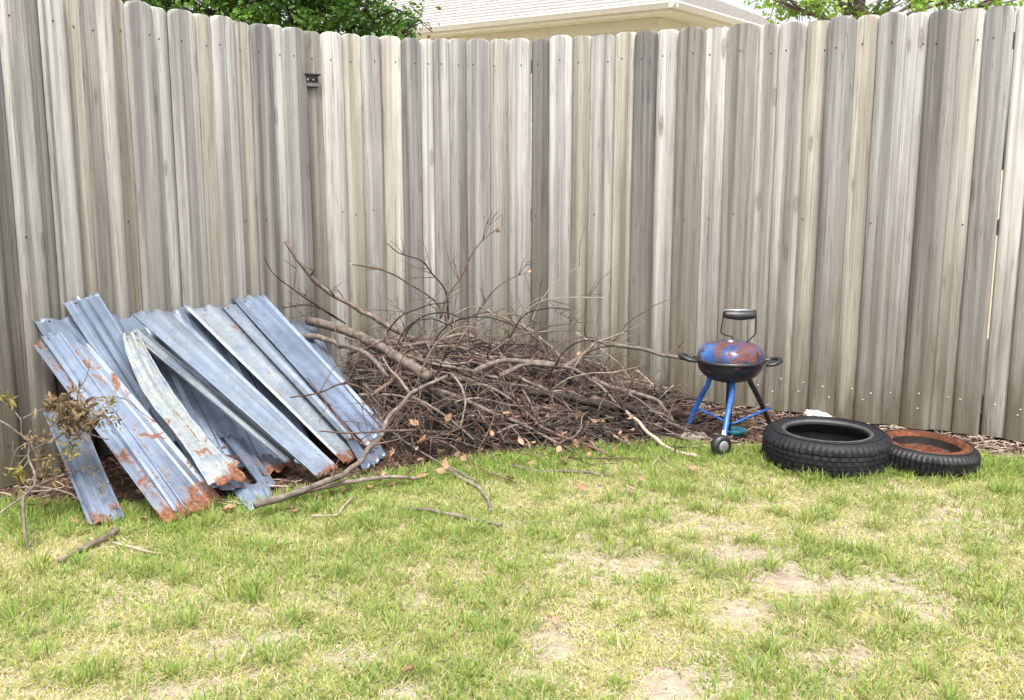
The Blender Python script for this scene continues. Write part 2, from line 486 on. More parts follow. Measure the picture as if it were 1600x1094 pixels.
def on_fence(px, py, gap=0.03):
    """the point of the pixel's ray lying gap metres before the fence"""
    s = fence_xy_ray(px, py)
    d = ray(px, py)
    hl = math.hypot(d.x, d.y)
    return ORI + d * (s - gap / hl)
def fence_y(X):
    for a, b in zip(FPATH, FPATH[1:]):
        if a.x <= X <= b.x:
            return a.y + (b.y - a.y) * (X - a.x) / (b.x - a.x)
    return FPATH[0].y if X < FPATH[0].x else FPATH[-1].y

GRASS_LINE = [(-300, 830), (0, 792), (190, 795), (350, 790), (450, 778), (600, 748), (750, 720), (900, 706), (1050, 692), (1120, 705), (1190, 706), (1400, 708), (1600, 722), (1900, 745)]
GL = [on_z(x, y) for x, y in GRASS_LINE]
GLX = [(p.x, p.y) for p in GL]
def bed_edge(X):
    return lerp_tab(GLX, X)

# ground -----------------------------------------------------------------------------------------
def ground_h(x, y):
    return 0.011 * noise.noise(Vector((x * 1.3, y * 1.3, 0.2))) + 0.005 * noise.noise(Vector((x * 6, y * 6, 3.1))) - 0.008
def axis(lo, hi, step, far):
    a = list(np.arange(lo, hi + 1e-6, step))
    w, x = step, hi
    pos = []
    while x < far: w *= 1.45; x += w; pos.append(x)
    w, x = step, lo
    neg = []
    while x > -far: w *= 1.45; x -= w; neg.append(x)
    return neg[::-1] + a + pos
gx, gy = axis(-4.4, 4.4, 0.055, 900), axis(1.2, 8.0, 0.055, 900)
gv = [(x, y, ground_h(x, y)) for y in gy for x in gx]
nx = len(gx)
gf = [(j * nx + i, j * nx + i + 1, (j + 1) * nx + i + 1, (j + 1) * nx + i) for j in range(len(gy) - 1) for i in range(nx - 1)]
ground = tag(mesh_obj('ground', gv, gf, M['soil'], None, True), kind='structure')
at = ground.data.attributes.new('bed', 'FLOAT', 'POINT')
at.data.foreach_set('value', [min(1, max(0, 0.5 + (y - bed_edge(x)) / 0.25)) if abs(x) < 4.5 and 1 < y < 9 else 0.0 for x, y, z in gv])

# fence -------------------------------------------------------------------------------------------
BOARDS = [-238, -198, -158, -119, -82, -45, -10, 25, 55, 84, 120, 160, 192, 227, 260, 294.5, 328, 359, 388.5, 414, 440, 470, 500.5, 531.5, 562, 591, 626, 653, 676, 698, 731, 765, 796.5,
          829.5, 862, 894.5, 926.5, 961, 994.5, 1027, 1063.5, 1103.5, 1141, 1186.5, 1222.5, 1261, 1299, 1339, 1376.5, 1418, 1454.5, 1500, 1539.5, 1588.5, 1632, 1676, 1722, 1768, 1815, 1862, 1910]
TONE = {25: -.5, 55: .55, 84: .2, 120: .3, 160: 0, 192: -.1, 227: .1, 260: .3, 294.5: 0, 328: .4, 359: .1, 388.5: -.2, 414: .4, 440: -.4, 470: -.6, 500.5: .6, 531.5: 0, 562: -.4,
        591: .7, 626: -.6, 653: .8, 676: 0, 698: -.5, 731: -.15, 765: -.1, 796.5: .1, 829.5: -1.0, 862: .35, 894.5: 0, 926.5: .1, 961: .1, 994.5: -.8, 1027: .6, 1063.5: -.45,
        1103.5: .25, 1141: -.4, 1186.5: .5, 1222.5: .15, 1261: 0, 1299: -.6, 1339: .3, 1376.5: -.45, 1418: .3, 1454.5: -.6, 1500: .2, 1539.5: -.6, 1588.5: .5}
WARM = {84: .8, 120: .4, 160: .9, 294.5: .9, 359: .8, 531.5: .9, 591: .7, 765: .7, 894.5: 1.0, 961: .9, 1063.5: .7, 1261: .9, 1339: 1.0, 470: .8, 1141: .6, 1500: .5, 1186.5: .5}
fence = tag(empty('wooden_fence', (FPATH[40].x, FPATH[40].y, 0)), 'tall weathered grey wooden fence of dog-eared vertical boards around the yard', 'fence')
F0 = Vector(fence.location)
nail_me = {}
def nail_mesh(kind):
    if kind not in nail_me:
        b = MB(); b.lathe([(0.0001, 0.0035), (0.0035, 0.003), (0.0055, 0.0008), (0.0055, -0.004)], 8)
        me = bpy.data.meshes.new('nail'); me.from_pydata(b.v, [], b.f); me.materials.append(M[kind]); nail_me[kind] = me
    return nail_me[kind]
for i, (xa, xb) in enumerate(zip(BOARDS, BOARDS[1:])):
    a, b = fence_pt(xa), fence_pt(xb)
    mid, e = (a + b) / 2, (b - a)
    w = e.length
    proud = (i % 2 == 0)
    hw = w / 2 + ((0.017 if xa < 480 else 0.008) if proud else 0.006)
    if xa in (1539.5, 829.5): hw = w / 2 - 0.004
    if xa == 1588.5: hw = w / 2 - 0.001
    ang = math.atan2(e.y, e.x) + R(random.uniform(-1.6, 1.6))
    off = (-0.026 if proud else 0.0) + random.uniform(-0.003, 0.003)
    hgt = FH - 0.02 + random.uniform(-0.006, 0.006)
    # cross-section: a cupped board with eased edges, along local x; local -y faces the yard
    bow = random.uniform(0.004, 0.013) * (1 if random.random() < 0.75 else -0.6)
    prof = []
    for u in (-1, -.95, -.87, -.7, -.45, -.2, 0, .2, .45, .7, .87, .95, 1):
        y = -0.010 - bow * (1 - u * u)
        if abs(u) > 0.8: y += 0.005 * ((abs(u) - .8) / .15) ** 2 if abs(u) < .97 else .015
        prof.append((u * hw, y))
    prof += [(hw, 0.009), (-hw, 0.009)]
    zs = [0.0, 0.05, 0.4, 0.8, 1.2, 1.6, 2.0, hgt - 0.055]
    m = len(prof)
    vs, fs = [], []
    ear = 0.034 + random.uniform(-.004, .004)
    warp = random.uniform(-0.004, 0.004)
    lev = [(z, 1.0) for z in zs] + [(hgt - ear, 0.985), (hgt - ear * 0.62, 0.93), (hgt - ear * 0.3, 0.80), (hgt - ear * 0.08, 0.60), (hgt, 0.42)]
    for z, s in lev:
        for x, y in prof:
            vs.append((x * s + warp * math.sin(z * 1.4 + i), y, z))
    for j in range(len(lev) - 1):
        for k in range(m):
            k2 = (k + 1) % m
            fs.append((j * m + k, j * m + k2, (j + 1) * m + k2, (j + 1) * m + k))
    fs.append(tuple(range(m))[::-1]); fs.append(tuple((len(lev) - 1) * m + k for k in range(m)))
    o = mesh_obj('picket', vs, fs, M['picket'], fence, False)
    o.data.polygons.foreach_set('use_smooth', [len(p.vertices) == 4 for p in o.data.polygons])
    o.data.set_sharp_from_angle(angle=R(38))
    nrm = Vector((-e.y, e.x)).normalized()            # away from the yard
    o.location = Vector((mid.x + nrm.x * off, mid.y + nrm.y * off, 0.02)) - F0
    o.rotation_euler = (R(random.uniform(-.12, .12)), R(random.uniform(-.12, .12)), ang)
    o['tone'] = TONE.get(xa, random.uniform(-.5, .5)) + random.uniform(-.1, .1)
    o['warm'] = WARM.get(xa, random.uniform(0.0, 0.35))
    def nail(kind, x, z):
        nl = bpy.data.objects.new('nail', nail_mesh(kind))
        link(nl, o)
        u = x / hw
        nl.location = (x, -0.0102 - bow * (1 - u * u), z)
        nl.rotation_euler = (R(90), 0, 0)
    nail('nail_dark', random.uniform(-.55, .55) * hw, hgt - 0.17 + random.uniform(-.01, .01))
    if random.random() < 0.4: nail('nail_dark', random.uniform(-.6, .6) * hw, 1.22 + random.uniform(-.03, .03))
    nail('nail_zinc' if xa > 1080 else 'nail_dark', random.uniform(-.6, .6) * hw, 0.20 + random.uniform(-.02, .02))
    if xa > 1180 and random.random() < 0.7: nail('nail_zinc', random.uniform(-.6, .6) * hw, 0.13 + random.uniform(-.02, .02))
# rails and posts on the far side
FP2 = [fence_pt(px) for px in (-238, -140, -60, 40, 130, 220, 300, 370, 440, 510, 580, 650, 720, 790, 860, 940, 1030, 1140, 1250, 1360, 1480, 1600, 1720, 1910)]
for a, b in zip(FP2, FP2[1:]):
    e = b - a; nrm = Vector((-e.y, e.x)).normalized(); mid = (a + b) / 2
    for z in (0.2, 1.22, 2.24):
        rb = MB().box((0, 0, 0), (e.length / 2 + 0.004, 0.019, 0.044)).build('rail', M['rail'], fence)
        rb.location = Vector((mid.x + nrm.x * 0.062, mid.y + nrm.y * 0.062, z)) - F0
        rb.rotation_euler = (0, 0, math.atan2(e.y, e.x))
    kb = MB().box((0, 0, 0), (e.length / 2 + 0.004, 0.012, 0.075)).build('kickboard', M['rail'], fence)
    kb.location = Vector((mid.x + nrm.x * 0.098, mid.y + nrm.y * 0.098, 0.055)) - F0
    kb.rotation_euler = (0, 0, math.atan2(e.y, e.x))
    if FP2.index(a) % 2: continue
    pb = MB().box((0, 0, 1.12), (0.044, 0.044, 1.17)).build('post', M['rail'], fence)
    pb.location = Vector((a.x + nrm.x * 0.134, a.y + nrm.y * 0.134, 0)) - F0
    pb.rotation_euler = (0, 0, math.atan2(e.y, e.x))
# small black box screwed to a board
bp = on_fence(486, 126, 0.035)
a, b = fence_pt(470), fence_pt(500)
bx = tag(empty('fence_box', bp, math.atan2((b - a).y, (b - a).x)), 'small black plastic box fixed high on a fence board', 'fixture')
bx.scale = (1.12, 1.12, 1.12)
bevel(MB().box((0, 0.006, 0), (0.044, 0.014, 0.038)).build('housing', M['black'], bx), 0.004)
bevel(MB().box((0, -0.006, 0.032), (0.047, 0.024, 0.006)).build('lid', M['black'], bx), 0.003)
bevel(MB().box((0.003, -0.010, -0.024), (0.037, 0.004, 0.010)).build('lower_plate', M['box_grey'], bx), 0.002)
for k in range(4):
    MB().lathe([(0.0001, 0.006), (0.005, 0.006), (0.008, 0.001), (0.008, -0.004)], 14, Matrix.Translation((-0.024 + k * 0.017, -0.0085, 0.004 + 0.003 * (k % 2))) @ Matrix.Rotation(R(90), 4, 'X')).build('lens', M['chrome' if k % 2 == 0 else 'black'], bx, True)
MB().box((0.003, -0.009, 0.018), (0.034, 0.002, 0.003)).build('slot', M['box_grey'], bx)

# ------------------------------------------------------------------ house behind
HE = 3.72
pc, pl, pr = on_z(1050, 3, HE), on_z(670, 43, HE), on_z(1150, 40, HE)
d1 = (pl - pc).normalized(); d2 = Vector((d1.y, -d1.x, 0))
if d2.dot(pr - pc) < 0: d2 = -d2
house = tag(empty('house', (pc.x, pc.y, 0)), 'cream clapboard house with pale shingled hip roof beyond the fence', 'house')
HM = Matrix(((d1.x, d2.x, 0, 0), (d1.y, d2.y, 0, 0), (0, 0, 1, 0), (0, 0, 0, 1)))   # local x along the long eave, y along the short one
def hpart(b, name, mat, parent=house, smooth=False):
    b.v = [tuple(HM @ Vector(v)) for v in b.v]
    return b.build(name, mat, parent, smooth)
LX, LY, OV = 10.0, 8.0, 0.42
wall = hpart(MB().box((LX / 2, LY / 2, HE / 2 - 0.06), (LX / 2 - OV, LY / 2 - OV, HE / 2 - 0.06)), 'wall', M['siding'])
ex = 0.15
for k in range(24):
    z = k * ex + 0.02
    if z + ex > HE - 0.12: break
    b = MB(); y = OV
    b.add([(OV + 0.06, y - 0.022, z), (LX - OV, y - 0.022, z), (LX - OV, y - 0.006, z + ex + 0.01), (OV + 0.06, y - 0.006, z + ex + 0.01), (OV + 0.06, y, z), (LX - OV, y, z)],
          [(0, 1, 2, 3), (0, 4, 5, 1)])
    hpart(b, 'clapboard', M['siding'], wall)
    b = MB(); x = OV
    b.add([(x - 0.022, OV + 0.06, z), (x - 0.022, LY - OV, z), (x - 0.006, LY - OV, z + ex + 0.01), (x - 0.006, OV + 0.06, z + ex + 0.01), (x, OV + 0.06, z), (x, LY - OV, z)],
          [(3, 2, 1, 0), (1, 5, 4, 0)])
    hpart(b, 'clapboard', M['siding'], wall)
hpart(MB().box((OV + 0.03, OV + 0.03, HE / 2 - 0.06), (0.065, 0.065, HE / 2 - 0.065)), 'corner_board', M['trim'])
b = MB().box((LX / 2, OV - 0.014, HE - 0.19), (LX / 2 - OV, 0.02, 0.07)); hpart(b, 'frieze_board', M['trim'])
b = MB().box((OV - 0.014, LY / 2, HE - 0.19), (0.02, LY / 2 - OV, 0.07)); hpart(b, 'frieze_board', M['trim'])
hpart(MB().box((LX / 2, LY / 2, HE - 0.105), (LX / 2 - 0.02, LY / 2 - 0.02, 0.012)), 'soffit', M['trim'])
hpart(MB().box((LX / 2, 0.012, HE - 0.055), (LX / 2, 0.012, 0.07)), 'fascia', M['trim'])
hpart(MB().box((0.012, LY / 2, HE - 0.055), (0.0125, LY / 2 - 0.03, 0.069)), 'fascia', M['trim'])
for ax in (0, 1):
    L = (LX, LY)[ax]
    prof = [(-0.002, 0.0), (-0.10, 0.0), (-0.105, -0.02), (-0.085, -0.045), (-0.06, -0.085), (-0.002, -0.085)]
    b = MB()
    vs = []
    for s in (-0.1, L):
        for (q, z) in prof:
            vs.append((s, q, HE + 0.005 + z) if ax == 0 else (q, s, HE + 0.004 + z))
    fs = [(k, k + 1, k + 7, k + 6) for k in range(5)] + [(5, 0, 6, 11), (5, 4, 3, 2, 1, 0), (6, 7, 8, 9, 10, 11)]
    b.add(vs, fs); hpart(b, 'gutter', M['gutter'])
pit = math.tan(R(24)); rz0 = HE + 0.03
roof = MB(); n_c = 24
for k in range(n_c):                      # stepped shingle courses over both slopes that face the yard
    s0, s1 = -0.05 + k * (LY / 2) / n_c, -0.05 + (k + 1) * (LY / 2) / n_c + 0.02
    z0, z1 = rz0 + s0 * pit + 0.028, rz0 + s1 * pit + 0.004
    roof.add([(s0, s0, z0), (LX - s0, s0, z0), (LX - s1, s1, z1), (s1, s1, z1), (s0, s0, z0 - 0.032), (LX - s0, s0, z0 - 0.032)], [(0, 1, 2, 3), (4, 5, 1, 0)])
    roof.add([(s0, s0, z0), (s0, LY - s0, z0), (s1, LY - s1, z1), (s1, s1, z1), (s0, s0, z0 - 0.032), (s0, LY - s0, z0 - 0.032)], [(3, 2, 1, 0), (0, 1, 5, 4)])
ro = hpart(roof, 'roof', M['shingle'])
b = MB().tube([(-0.05, -0.05, rz0 + 0.0), (LY / 2, LY / 2, rz0 + LY / 2 * pit + 0.03)], 0.05, 8); hpart(b, 'ridge_cap', M['shingle'], ro)

# ------------------------------------------------------------------ trees behind the fence
def leaves_mesh(name, cen, nor, size, cols, mat, parent, aspect=0.55, fold=0.25):
    """one diamond-shaped folded leaf per centre"""
    n = len(cen)
    up = rng.normal(size=(n, 3)); up /= np.linalg.norm(up, axis=1)[:, None]
    t = np.cross(nor, up); t /= np.linalg.norm(t, axis=1)[:, None] + 1e-9
    b = np.cross(nor, t)
    s = size[:, None]
    v = np.empty((n, 4, 3))
    v[:, 0] = cen - t * s * 0.5
    v[:, 1] = cen + b * s * 0.5 * aspect + nor * s * fold * 0.5
    v[:, 2] = cen + t * s * 0.5
    v[:, 3] = cen - b * s * 0.5 * aspect + nor * s * fold * 0.5
    me = bpy.data.meshes.new(name)
    me.vertices.add(n * 4); me.loops.add(n * 6); me.polygons.add(n * 2)
    me.vertices.foreach_set('co', v.ravel())
    base = np.arange(n)[:, None] * 4
    me.loops.foreach_set('vertex_index', (base + np.array([[0, 1, 2, 0, 2, 3]])).ravel().astype(np.int32))
    me.polygons.foreach_set('loop_start', np.arange(n * 2, dtype=np.int32) * 3)
    me.update(calc_edges=True)
    at = me.attributes.new('col', 'FLOAT_COLOR', 'POINT')
    c4 = np.ones((n, 4, 4)); c4[:, :, :3] = cols[:, None, :]
    at.data.foreach_set('color', c4.ravel())
    me.materials.append(mat)
    return link(bpy.data.objects.new(name, me), parent)
def tree(label, base, height, clumps, n_leaf, leaf, c_lo, c_hi, trunk_r, bark, group='trees beyond the fence'):
    """clumps: list of (x, y, z, rx, rz) in world metres"""
    root = tag(empty('tree', base), label, 'tree', group)
    B0 = Vector(base)
    tb = MB()
    tp = [Vector((0, 0, -0.2)), Vector((0.05, 0, height * .3)), Vector((-0.03, .06, height * .65)), Vector((.04, 0, height))]
    sp = spline(tp, 0.25)
    tb.tube(sp, [trunk_r * (1.25 - 1.05 * k / (len(sp) - 1)) for k in range(len(sp))], 9)
    for (x, y, z, rx, rz) in clumps:
        c = Vector((x, y, z)) - B0
        st = sp[min(len(sp) - 1, max(2, int(len(sp) * max(0.25, min(0.9, (c.z - 0.6) / height)))))]
        mid = st.lerp(c, 0.5) + Vector((random.uniform(-.2, .2), random.uniform(-.2, .2), 0.15))
        lp = spline([st, mid, c], 0.15)
        tb.tube(lp, [trunk_r * (0.34 - 0.28 * k / (len(lp) - 1)) for k in range(len(lp))], 6)
        for q in range(7):
            dv = Vector((random.gauss(0, 1), random.gauss(0, 1), random.gauss(0, .8))).normalized()
            e = c + Vector((dv.x * rx, dv.y * rx, dv.z * rz)) * 0.95
            lq = spline([lp[len(lp) * 2 // 3], c.lerp(e, .5) + Vector((0, 0, .08)), e], 0.12)
            tb.tube(lq, [0.014 - 0.010 * k / (len(lq) - 1) for k in range(len(lq))], 5)
    tb.build('trunk', bark, root, True)
    wts = np.array([c[3] ** 2 * c[4] for c in clumps]); wts /= wts.sum()
    cen, nor, tone = [], [], []
    for (x, y, z, rx, rz), wt in zip(clumps, wts):
        k = int(n_leaf * wt)
        sub = max(6, k // 45)                # leaves gather in sprays
        dirs = rng.normal(size=(sub, 3)); dirs /= np.linalg.norm(dirs, axis=1)[:, None]
        rad = rng.uniform(0.45, 1.0, sub) ** 0.6
        sc = dirs * rad[:, None] * np.array([rx, rx, rz])
        idx = rng.integers(0, sub, k)
        p = sc[idx] + rng.normal(size=(k, 3)) * np.array([.11, .11, .06]) * (0.6 + rx * .25)
        cen.append(p + np.array([x, y, z]) - np.array(base))
        nn = rng.normal(size=(k, 3)) * 0.7 + np.array([0, 0, 0.8]) + dirs[idx] * 0.4
        nor.append(nn / np.linalg.norm(nn, axis=1)[:, None])
        tone.append(rng.uniform(0, 1, sub)[idx] * 0.6 + rng.uniform(0, 1, k) * 0.4)
    cen, nor, tone = np.concatenate(cen), np.concatenate(nor), np.concatenate(tone)
    cols = np.array(c_lo)[None] * (1 - tone[:, None]) + np.array(c_hi)[None] * tone[:, None]
    leaves_mesh('crown', cen, nor, leaf * rng.uniform(.6, 1.25, len(cen)), cols, M['tree_leaf'], root)
    return root
def clump_px(px, py, Y, rx, rz):
    p = at_y(px, py, Y)
    return (p.x, p.y, p.z, rx, rz)
cl = [clump_px(px, py, Y, rx, rz) for px, py, Y, rx, rz in [
    (230, -20, 9.2, .50, .35), (330, -30, 9.6, .55, .45), (420, -15, 9.3, .5, .42), (480, 10, 9.0, .42, .32), (540, 5, 9.2, .45, .38), (590, 30, 9.0, .34, .24), (640, 52, 8.8, .22, .13),
    (520, 40, 9.8, .5, .3), (400, 40, 10.2, .6, .4), (300, 20, 10.3, .6, .45), (450, -110, 9.8, .8, .55), (320, -130, 10, .8, .6), (560, -90, 9.8, .65, .5), (200, -110, 10, .6, .5), (420, -230, 10, .8, .6), (600, 60, 9.6, .4, .2)]]
tree('dense dark green small-leaved tree rising behind the fence beside the house', (at_y(430, 0, 9.9).x, 9.9, 0), 4.2, cl, 46000, 0.06, (0.025, 0.075, 0.014), (0.15, 0.29, 0.04), 0.13, M['bark_dark'])
cl = [clump_px(px, py, Y, rx, rz) for px, py, Y, rx, rz in [
    (1215, 8, 11.5, .34, .16), (1265, -2, 11.6, .38, .22), (1310, 8, 11.8, .36, .20), (1250, 22, 11.8, .30, .10), (1335, 18, 11.6, .22, .12), (1400, 6, 11.7, .40, .16), (1460, 2, 11.8, .36, .14), (1530, -4, 11.6, .40, .14),
    (1300, -70, 11.8, .7, .45), (1430, -90, 12, .8, .5), (1360, -170, 12, .9, .6), (1200, -60, 11.8, .5, .35), (1530, -80, 12, .6, .4), (1590, 0, 11.5, .3, .15)]]
tree('sparse lime green tree with thin trunk standing behind the right fence', (at_y(1352, 0, 11.9).x, 11.9, 0), 5.0, cl, 11000, 0.075, (0.14, 0.27, 0.03), (0.34, 0.50, 0.09), 0.10, M['bark'])

# ------------------------------------------------------------------ corrugated metal sheets
def sheet(label, left, right, ribs, rust=0.3, chalk=0.0, lt=0.03, lb=0.02, curl=0.0, bow=0.0, crumple=0.0, name='metal_sheet', Ltop=None, Lbot=None, nv=26, straight=True, holes=((.3, .07), (.7, .93))):
    """left/right: pixel polylines from the top end to the foot; the top rests lt metres before the fence, the foot lb metres above the ground"""
    def edge(pl, dep):
        n = len(pl)
        top = on_fence(*pl[0], lt + dep) if Ltop is None else at_y(*pl[0], Ltop)
        bot = on_z(*pl[-1], lb) if Lbot is None else at_y(*pl[-1], Lbot)
        lens = [0.0]
        for p, q in zip(pl, pl[1:]): lens.append(lens[-1] + math.hypot(q[0] - p[0], q[1] - p[1]))
        out = [top]
        for k in range(1, n - 1):
            f = lens[k] / lens[-1]
            # perspective-correct place along the slope between top and foot
            iy = (1 - f) / top.y + f / bot.y
            out.append(at_y(*pl[k], 1 / iy))
        out.append(bot)
        L = [0.0]
        for p, q in zip(out, out[1:]): L.append(L[-1] + (q - p).length)
        def ev(s):
            d = s * L[-1]
            sp_ = out
            for k in range(len(sp_) - 1):
                if d <= L[k + 1] + 1e-9:
                    t = (d - L[k]) / (L[k + 1] - L[k] + 1e-9)
                    a = sp_[max(k - 1, 0)]; b_ = sp_[k]; c = sp_[k + 1]; e = sp_[min(k + 2, len(sp_) - 1)]
                    return 0.5 * ((2 * b_) + (c - a) * t + (2 * a - 5 * b_ + 4 * c - e) * t * t + (3 * b_ - a - 3 * c + e) * t ** 3)
            return sp_[-1].copy()
        return ev
    if straight: left, right = [left[0], left[-1]], [right[0], right[-1]]
    eL, eR = edge(left, 0.0), edge(right, 0.0)
    us = sorted(set([k / 12 for k in range(13)] + [.02, .055, .945, .98] + [min(1, max(0, u + d)) for (u, h, w) in ribs for d in (-w, -w * .5, w * .5, w)]))
    def prof(u):
        z = 0.0
        for (c, h, w) in ribs:
            d = abs(u - c)
            if d < w: z += h * min(1, max(0, (w - d) / (w * .5)))
        e_ = min(u, 1 - u)
        if e_ < .055: z += .016 * (1 - e_ / .055)
        return z
    sd_ = random.uniform(0, 100)
    vs, uvs = [], []
    nu = len(us)
    for j in range(nv + 1):
        v = j / nv
        a, b = eL(v), eR(v)
        a2, b2 = eL(min(1, v + .02)), eR(min(1, v + .02))
        if v >= 1: a2, b2 = a * 2 - eL(.98), b * 2 - eR(.98)
        nrm = ((a2 + b2) / 2 - (a + b) / 2).cross(b - a)
        nrm.normalize()
        if nrm.y > 0: nrm = -nrm
        for u in us:
            p = a.lerp(b, u)
            off = prof(u) * 1.0 + bow * math.sin(math.pi * v) + curl * (2 * u - 1) ** 2 * 0.02
            off += 0.003 * noise.noise(Vector((u * 1.2, v * 3, sd_))) + crumple * noise.noise(Vector((u * 5, v * 13, sd_ + 7))) * (0.3 + (2 * v - 1) ** 2)
            # torn ends
            jag = (0.022 * noise.noise(Vector((u * 7, sd_, 3)))) * (1 if v in (0, 1) else 0)
            q = p + nrm * off + ((a2 + b2) - (a + b)).normalized() * jag
            q.z = max(q.z, 0.006)
            vs.append(q); uvs.append((u, 1 - v))
    fs = [(j * nu + k, (j + 1) * nu + k, (j + 1) * nu + k + 1, j * nu + k + 1) for j in range(nv) for k in range(nu - 1)]
    org = (eL(1) + eR(1)) / 2; org.z = 0
    o = mesh_obj(name, [v - org for v in vs], fs, M['metal'], None, True)
    o.location = org
    o.data.set_sharp_from_angle(angle=R(24))
    uvl = o.data.uv_layers.new(name='UVMap')
    li = [0] * len(o.data.loops); o.data.loops.foreach_get('vertex_index', li)
    uvl.data.foreach_set('uv', [c for i_ in li for c in uvs[i_]])
    md = o.modifiers.new('thickness', 'SOLIDIFY'); md.thickness = 0.0022; md.offset = 0
    o['rust'] = rust; o['chalk'] = chalk
    for (hu, hv) in holes:
        j, k = int(hv * nv), min(range(nu), key=lambda q: abs(us[q] - hu))
        c = vs[j * nu + k] - org
        e1 = (vs[j * nu + min(k + 1, nu - 1)] - vs[j * nu + max(k - 1, 0)]).normalized(); e2 = (vs[min(j + 1, nv) * nu + k] - vs[max(j - 1, 0) * nu + k]).normalized()
        nn2 = e1.cross(e2).normalized(); nn2 = -nn2 if nn2.y > 0 else nn2
        ring = [c + nn2 * .0035 + (e1 * math.cos(a) + e2 * math.sin(a)) * .0062 * (1 + .3 * math.sin(a * 3 + hu * 9)) for a in [6.283 * q / 10 for q in range(10)]]
        low = [p_ - nn2 * .006 for p_ in ring]
        mesh_obj('nail_hole', ring + low, [tuple(range(10))] + [(q, (q + 1) % 10, 10 + (q + 1) % 10, 10 + q) for q in range(10)], M['nail_dark'], o)
    return tag(o, label, 'metal sheet', 'scrap metal sheets leaning on the fence')
RB = 0.017
sheet('narrow ribbed strip edging the long sheet with the rusty foot', [(62, 527), (258, 806)], [(92, 520), (292, 800)], [(.5, .018, .16)], .3, 0, .13, .03)
sheet('narrow strip in the seam between the chalky sheet and the rightmost tall one', [(344, 480), (540, 690)], [(374, 474), (572, 676)], [(.45, .016, .16)], .35, .3, .11, .11)
sheet('narrow bent strip lying low under the big ribbed sheet', [(300, 560), (392, 726)], [(326, 556), (424, 716)], [(.5, .014, .2)], .3, .2, .22, .03)
sheet('wide blue-grey sheet at the back, mostly hidden behind the other leaning sheets', [(110, 500), (175, 640), (250, 745)], [(372, 474), (430, 600), (500, 720)], [(.2, RB, .04), (.4, RB, .04), (.6, RB, .04), (.8, RB, .04)], .2, 0, .015, .012)
sheet('short-topped sheet half hidden beneath the long rusty-footed sheet', [(49, 501), (110, 600), (200, 740)], [(112, 497), (190, 610), (290, 745)], [(.3, RB, .10), (.85, RB, .1)], .2, .1, .05, .02)
sheet('long ribbed sheet with deep rust at its foot, leftmost of the tall ones', [(47, 538), (88, 610), (167, 680), (256, 822)], [(122, 524), (190, 610), (275, 715), (348, 786)], [(.17, .022, .05), (.34, .02, .05), (.8, -.008, .05)], .8, 0, .10, .012, bow=.0)
sheet('tall blue-grey sheet slanting over the rusty-footed one, single nail hole', [(96, 474), (142, 543), (186, 620), (246, 706)], [(150, 459), (203, 545), (246, 620), (300, 700)], [(.42, .02, .06), (.72, .012, .05)], .12, 0, .07, .10, bow=.0)
sheet('narrow short sheet standing in the grass under the dry shrub', [(66, 648), (100, 735), (139, 825)], [(120, 640), (158, 722), (194, 811)], [(.26, .016, .09), (.95, -.01, .08)], .35, .15, .42, .008)
sheet('narrow sheet under the chalky twisted one, showing as a dark strip', [(223, 612), (270, 690), (322, 768)], [(300, 640), (345, 700), (384, 762)], [(.25, .018, .12)], .3, .1, .36, .06)
sheet('twisted chalky sheet with a long orange rust scar and torn end', [(189, 526), (198, 560), (226, 622), (278, 690), (326, 764)], [(212, 520), (256, 596), (294, 652), (338, 705), (383, 748)], [(.12, .022, .12), (.62, .02, .10)], .62, .95, .27, .11, crumple=.016, straight=False)
sheet('thin rusty-ended strip lying low between the twisted sheet and its neighbour', [(289, 604), (330, 665), (376, 720), (410, 767)], [(322, 612), (362, 665), (402, 715), (430, 760)], [(.4, .016, .12)], .5, .0, .24, .015)
sheet('short sheet with a rust-eaten lower edge under the big ribbed sheets', [(340, 640), (372, 690), (411, 745)], [(400, 650), (430, 690), (462, 728)], [(.3, .016, .1), (.7, .014, .1)], .9, .1, .26, .045)
sheet('narrow folded strip edging the big sheet, pale and chalky', [(202, 523), (240, 560), (281, 597), (362, 658), (448, 727)], [(214, 512), (262, 560), (305, 600), (380, 650), (460, 718)], [(.5, .014, .25)], .4, .6, .24, .10)
sheet('big wide ribbed sheet with torn rusty top, slanting over the middle of the stack', [(203, 492), (236, 525), (276, 563), (368, 634), (495, 749)], [(270, 486), (300, 515), (332, 547), (443, 642), (527, 732)], [(.24, .024, .08), (.60, .022, .09), (.97, -.01, .05)], .45, .28, .20, .07, crumple=.006)
sheet('wide sheet of blue and chalky halves with a rust line between', [(286, 482), (322, 525), (362, 574), (444, 646), (536, 728)], [(372, 478), (408, 525), (452, 590), (512, 650), (574, 706)], [(.07, .018, .06), (.42, .022, .06), (.93, .012, .05)], .55, .55, .08, .03)
sheet('rightmost tall pale blue sheet beside the brush pile', [(362, 469), (428, 537), (499, 612), (572, 702)], [(411, 463), (472, 525), (537, 592), (604, 672)], [(.16, .02, .05), (.5, .024, .06), (.8, .018, .05)], .2, .0, .06, .09)
sheet('small sheet end showing past the rightmost tall sheet, behind the branches', [(440, 505), (500, 612), (566, 738)], [(484, 500), (542, 605), (601, 714)], [(.3, .018, .06), (.7, .014, .06)], .1, .0, .02, .014)
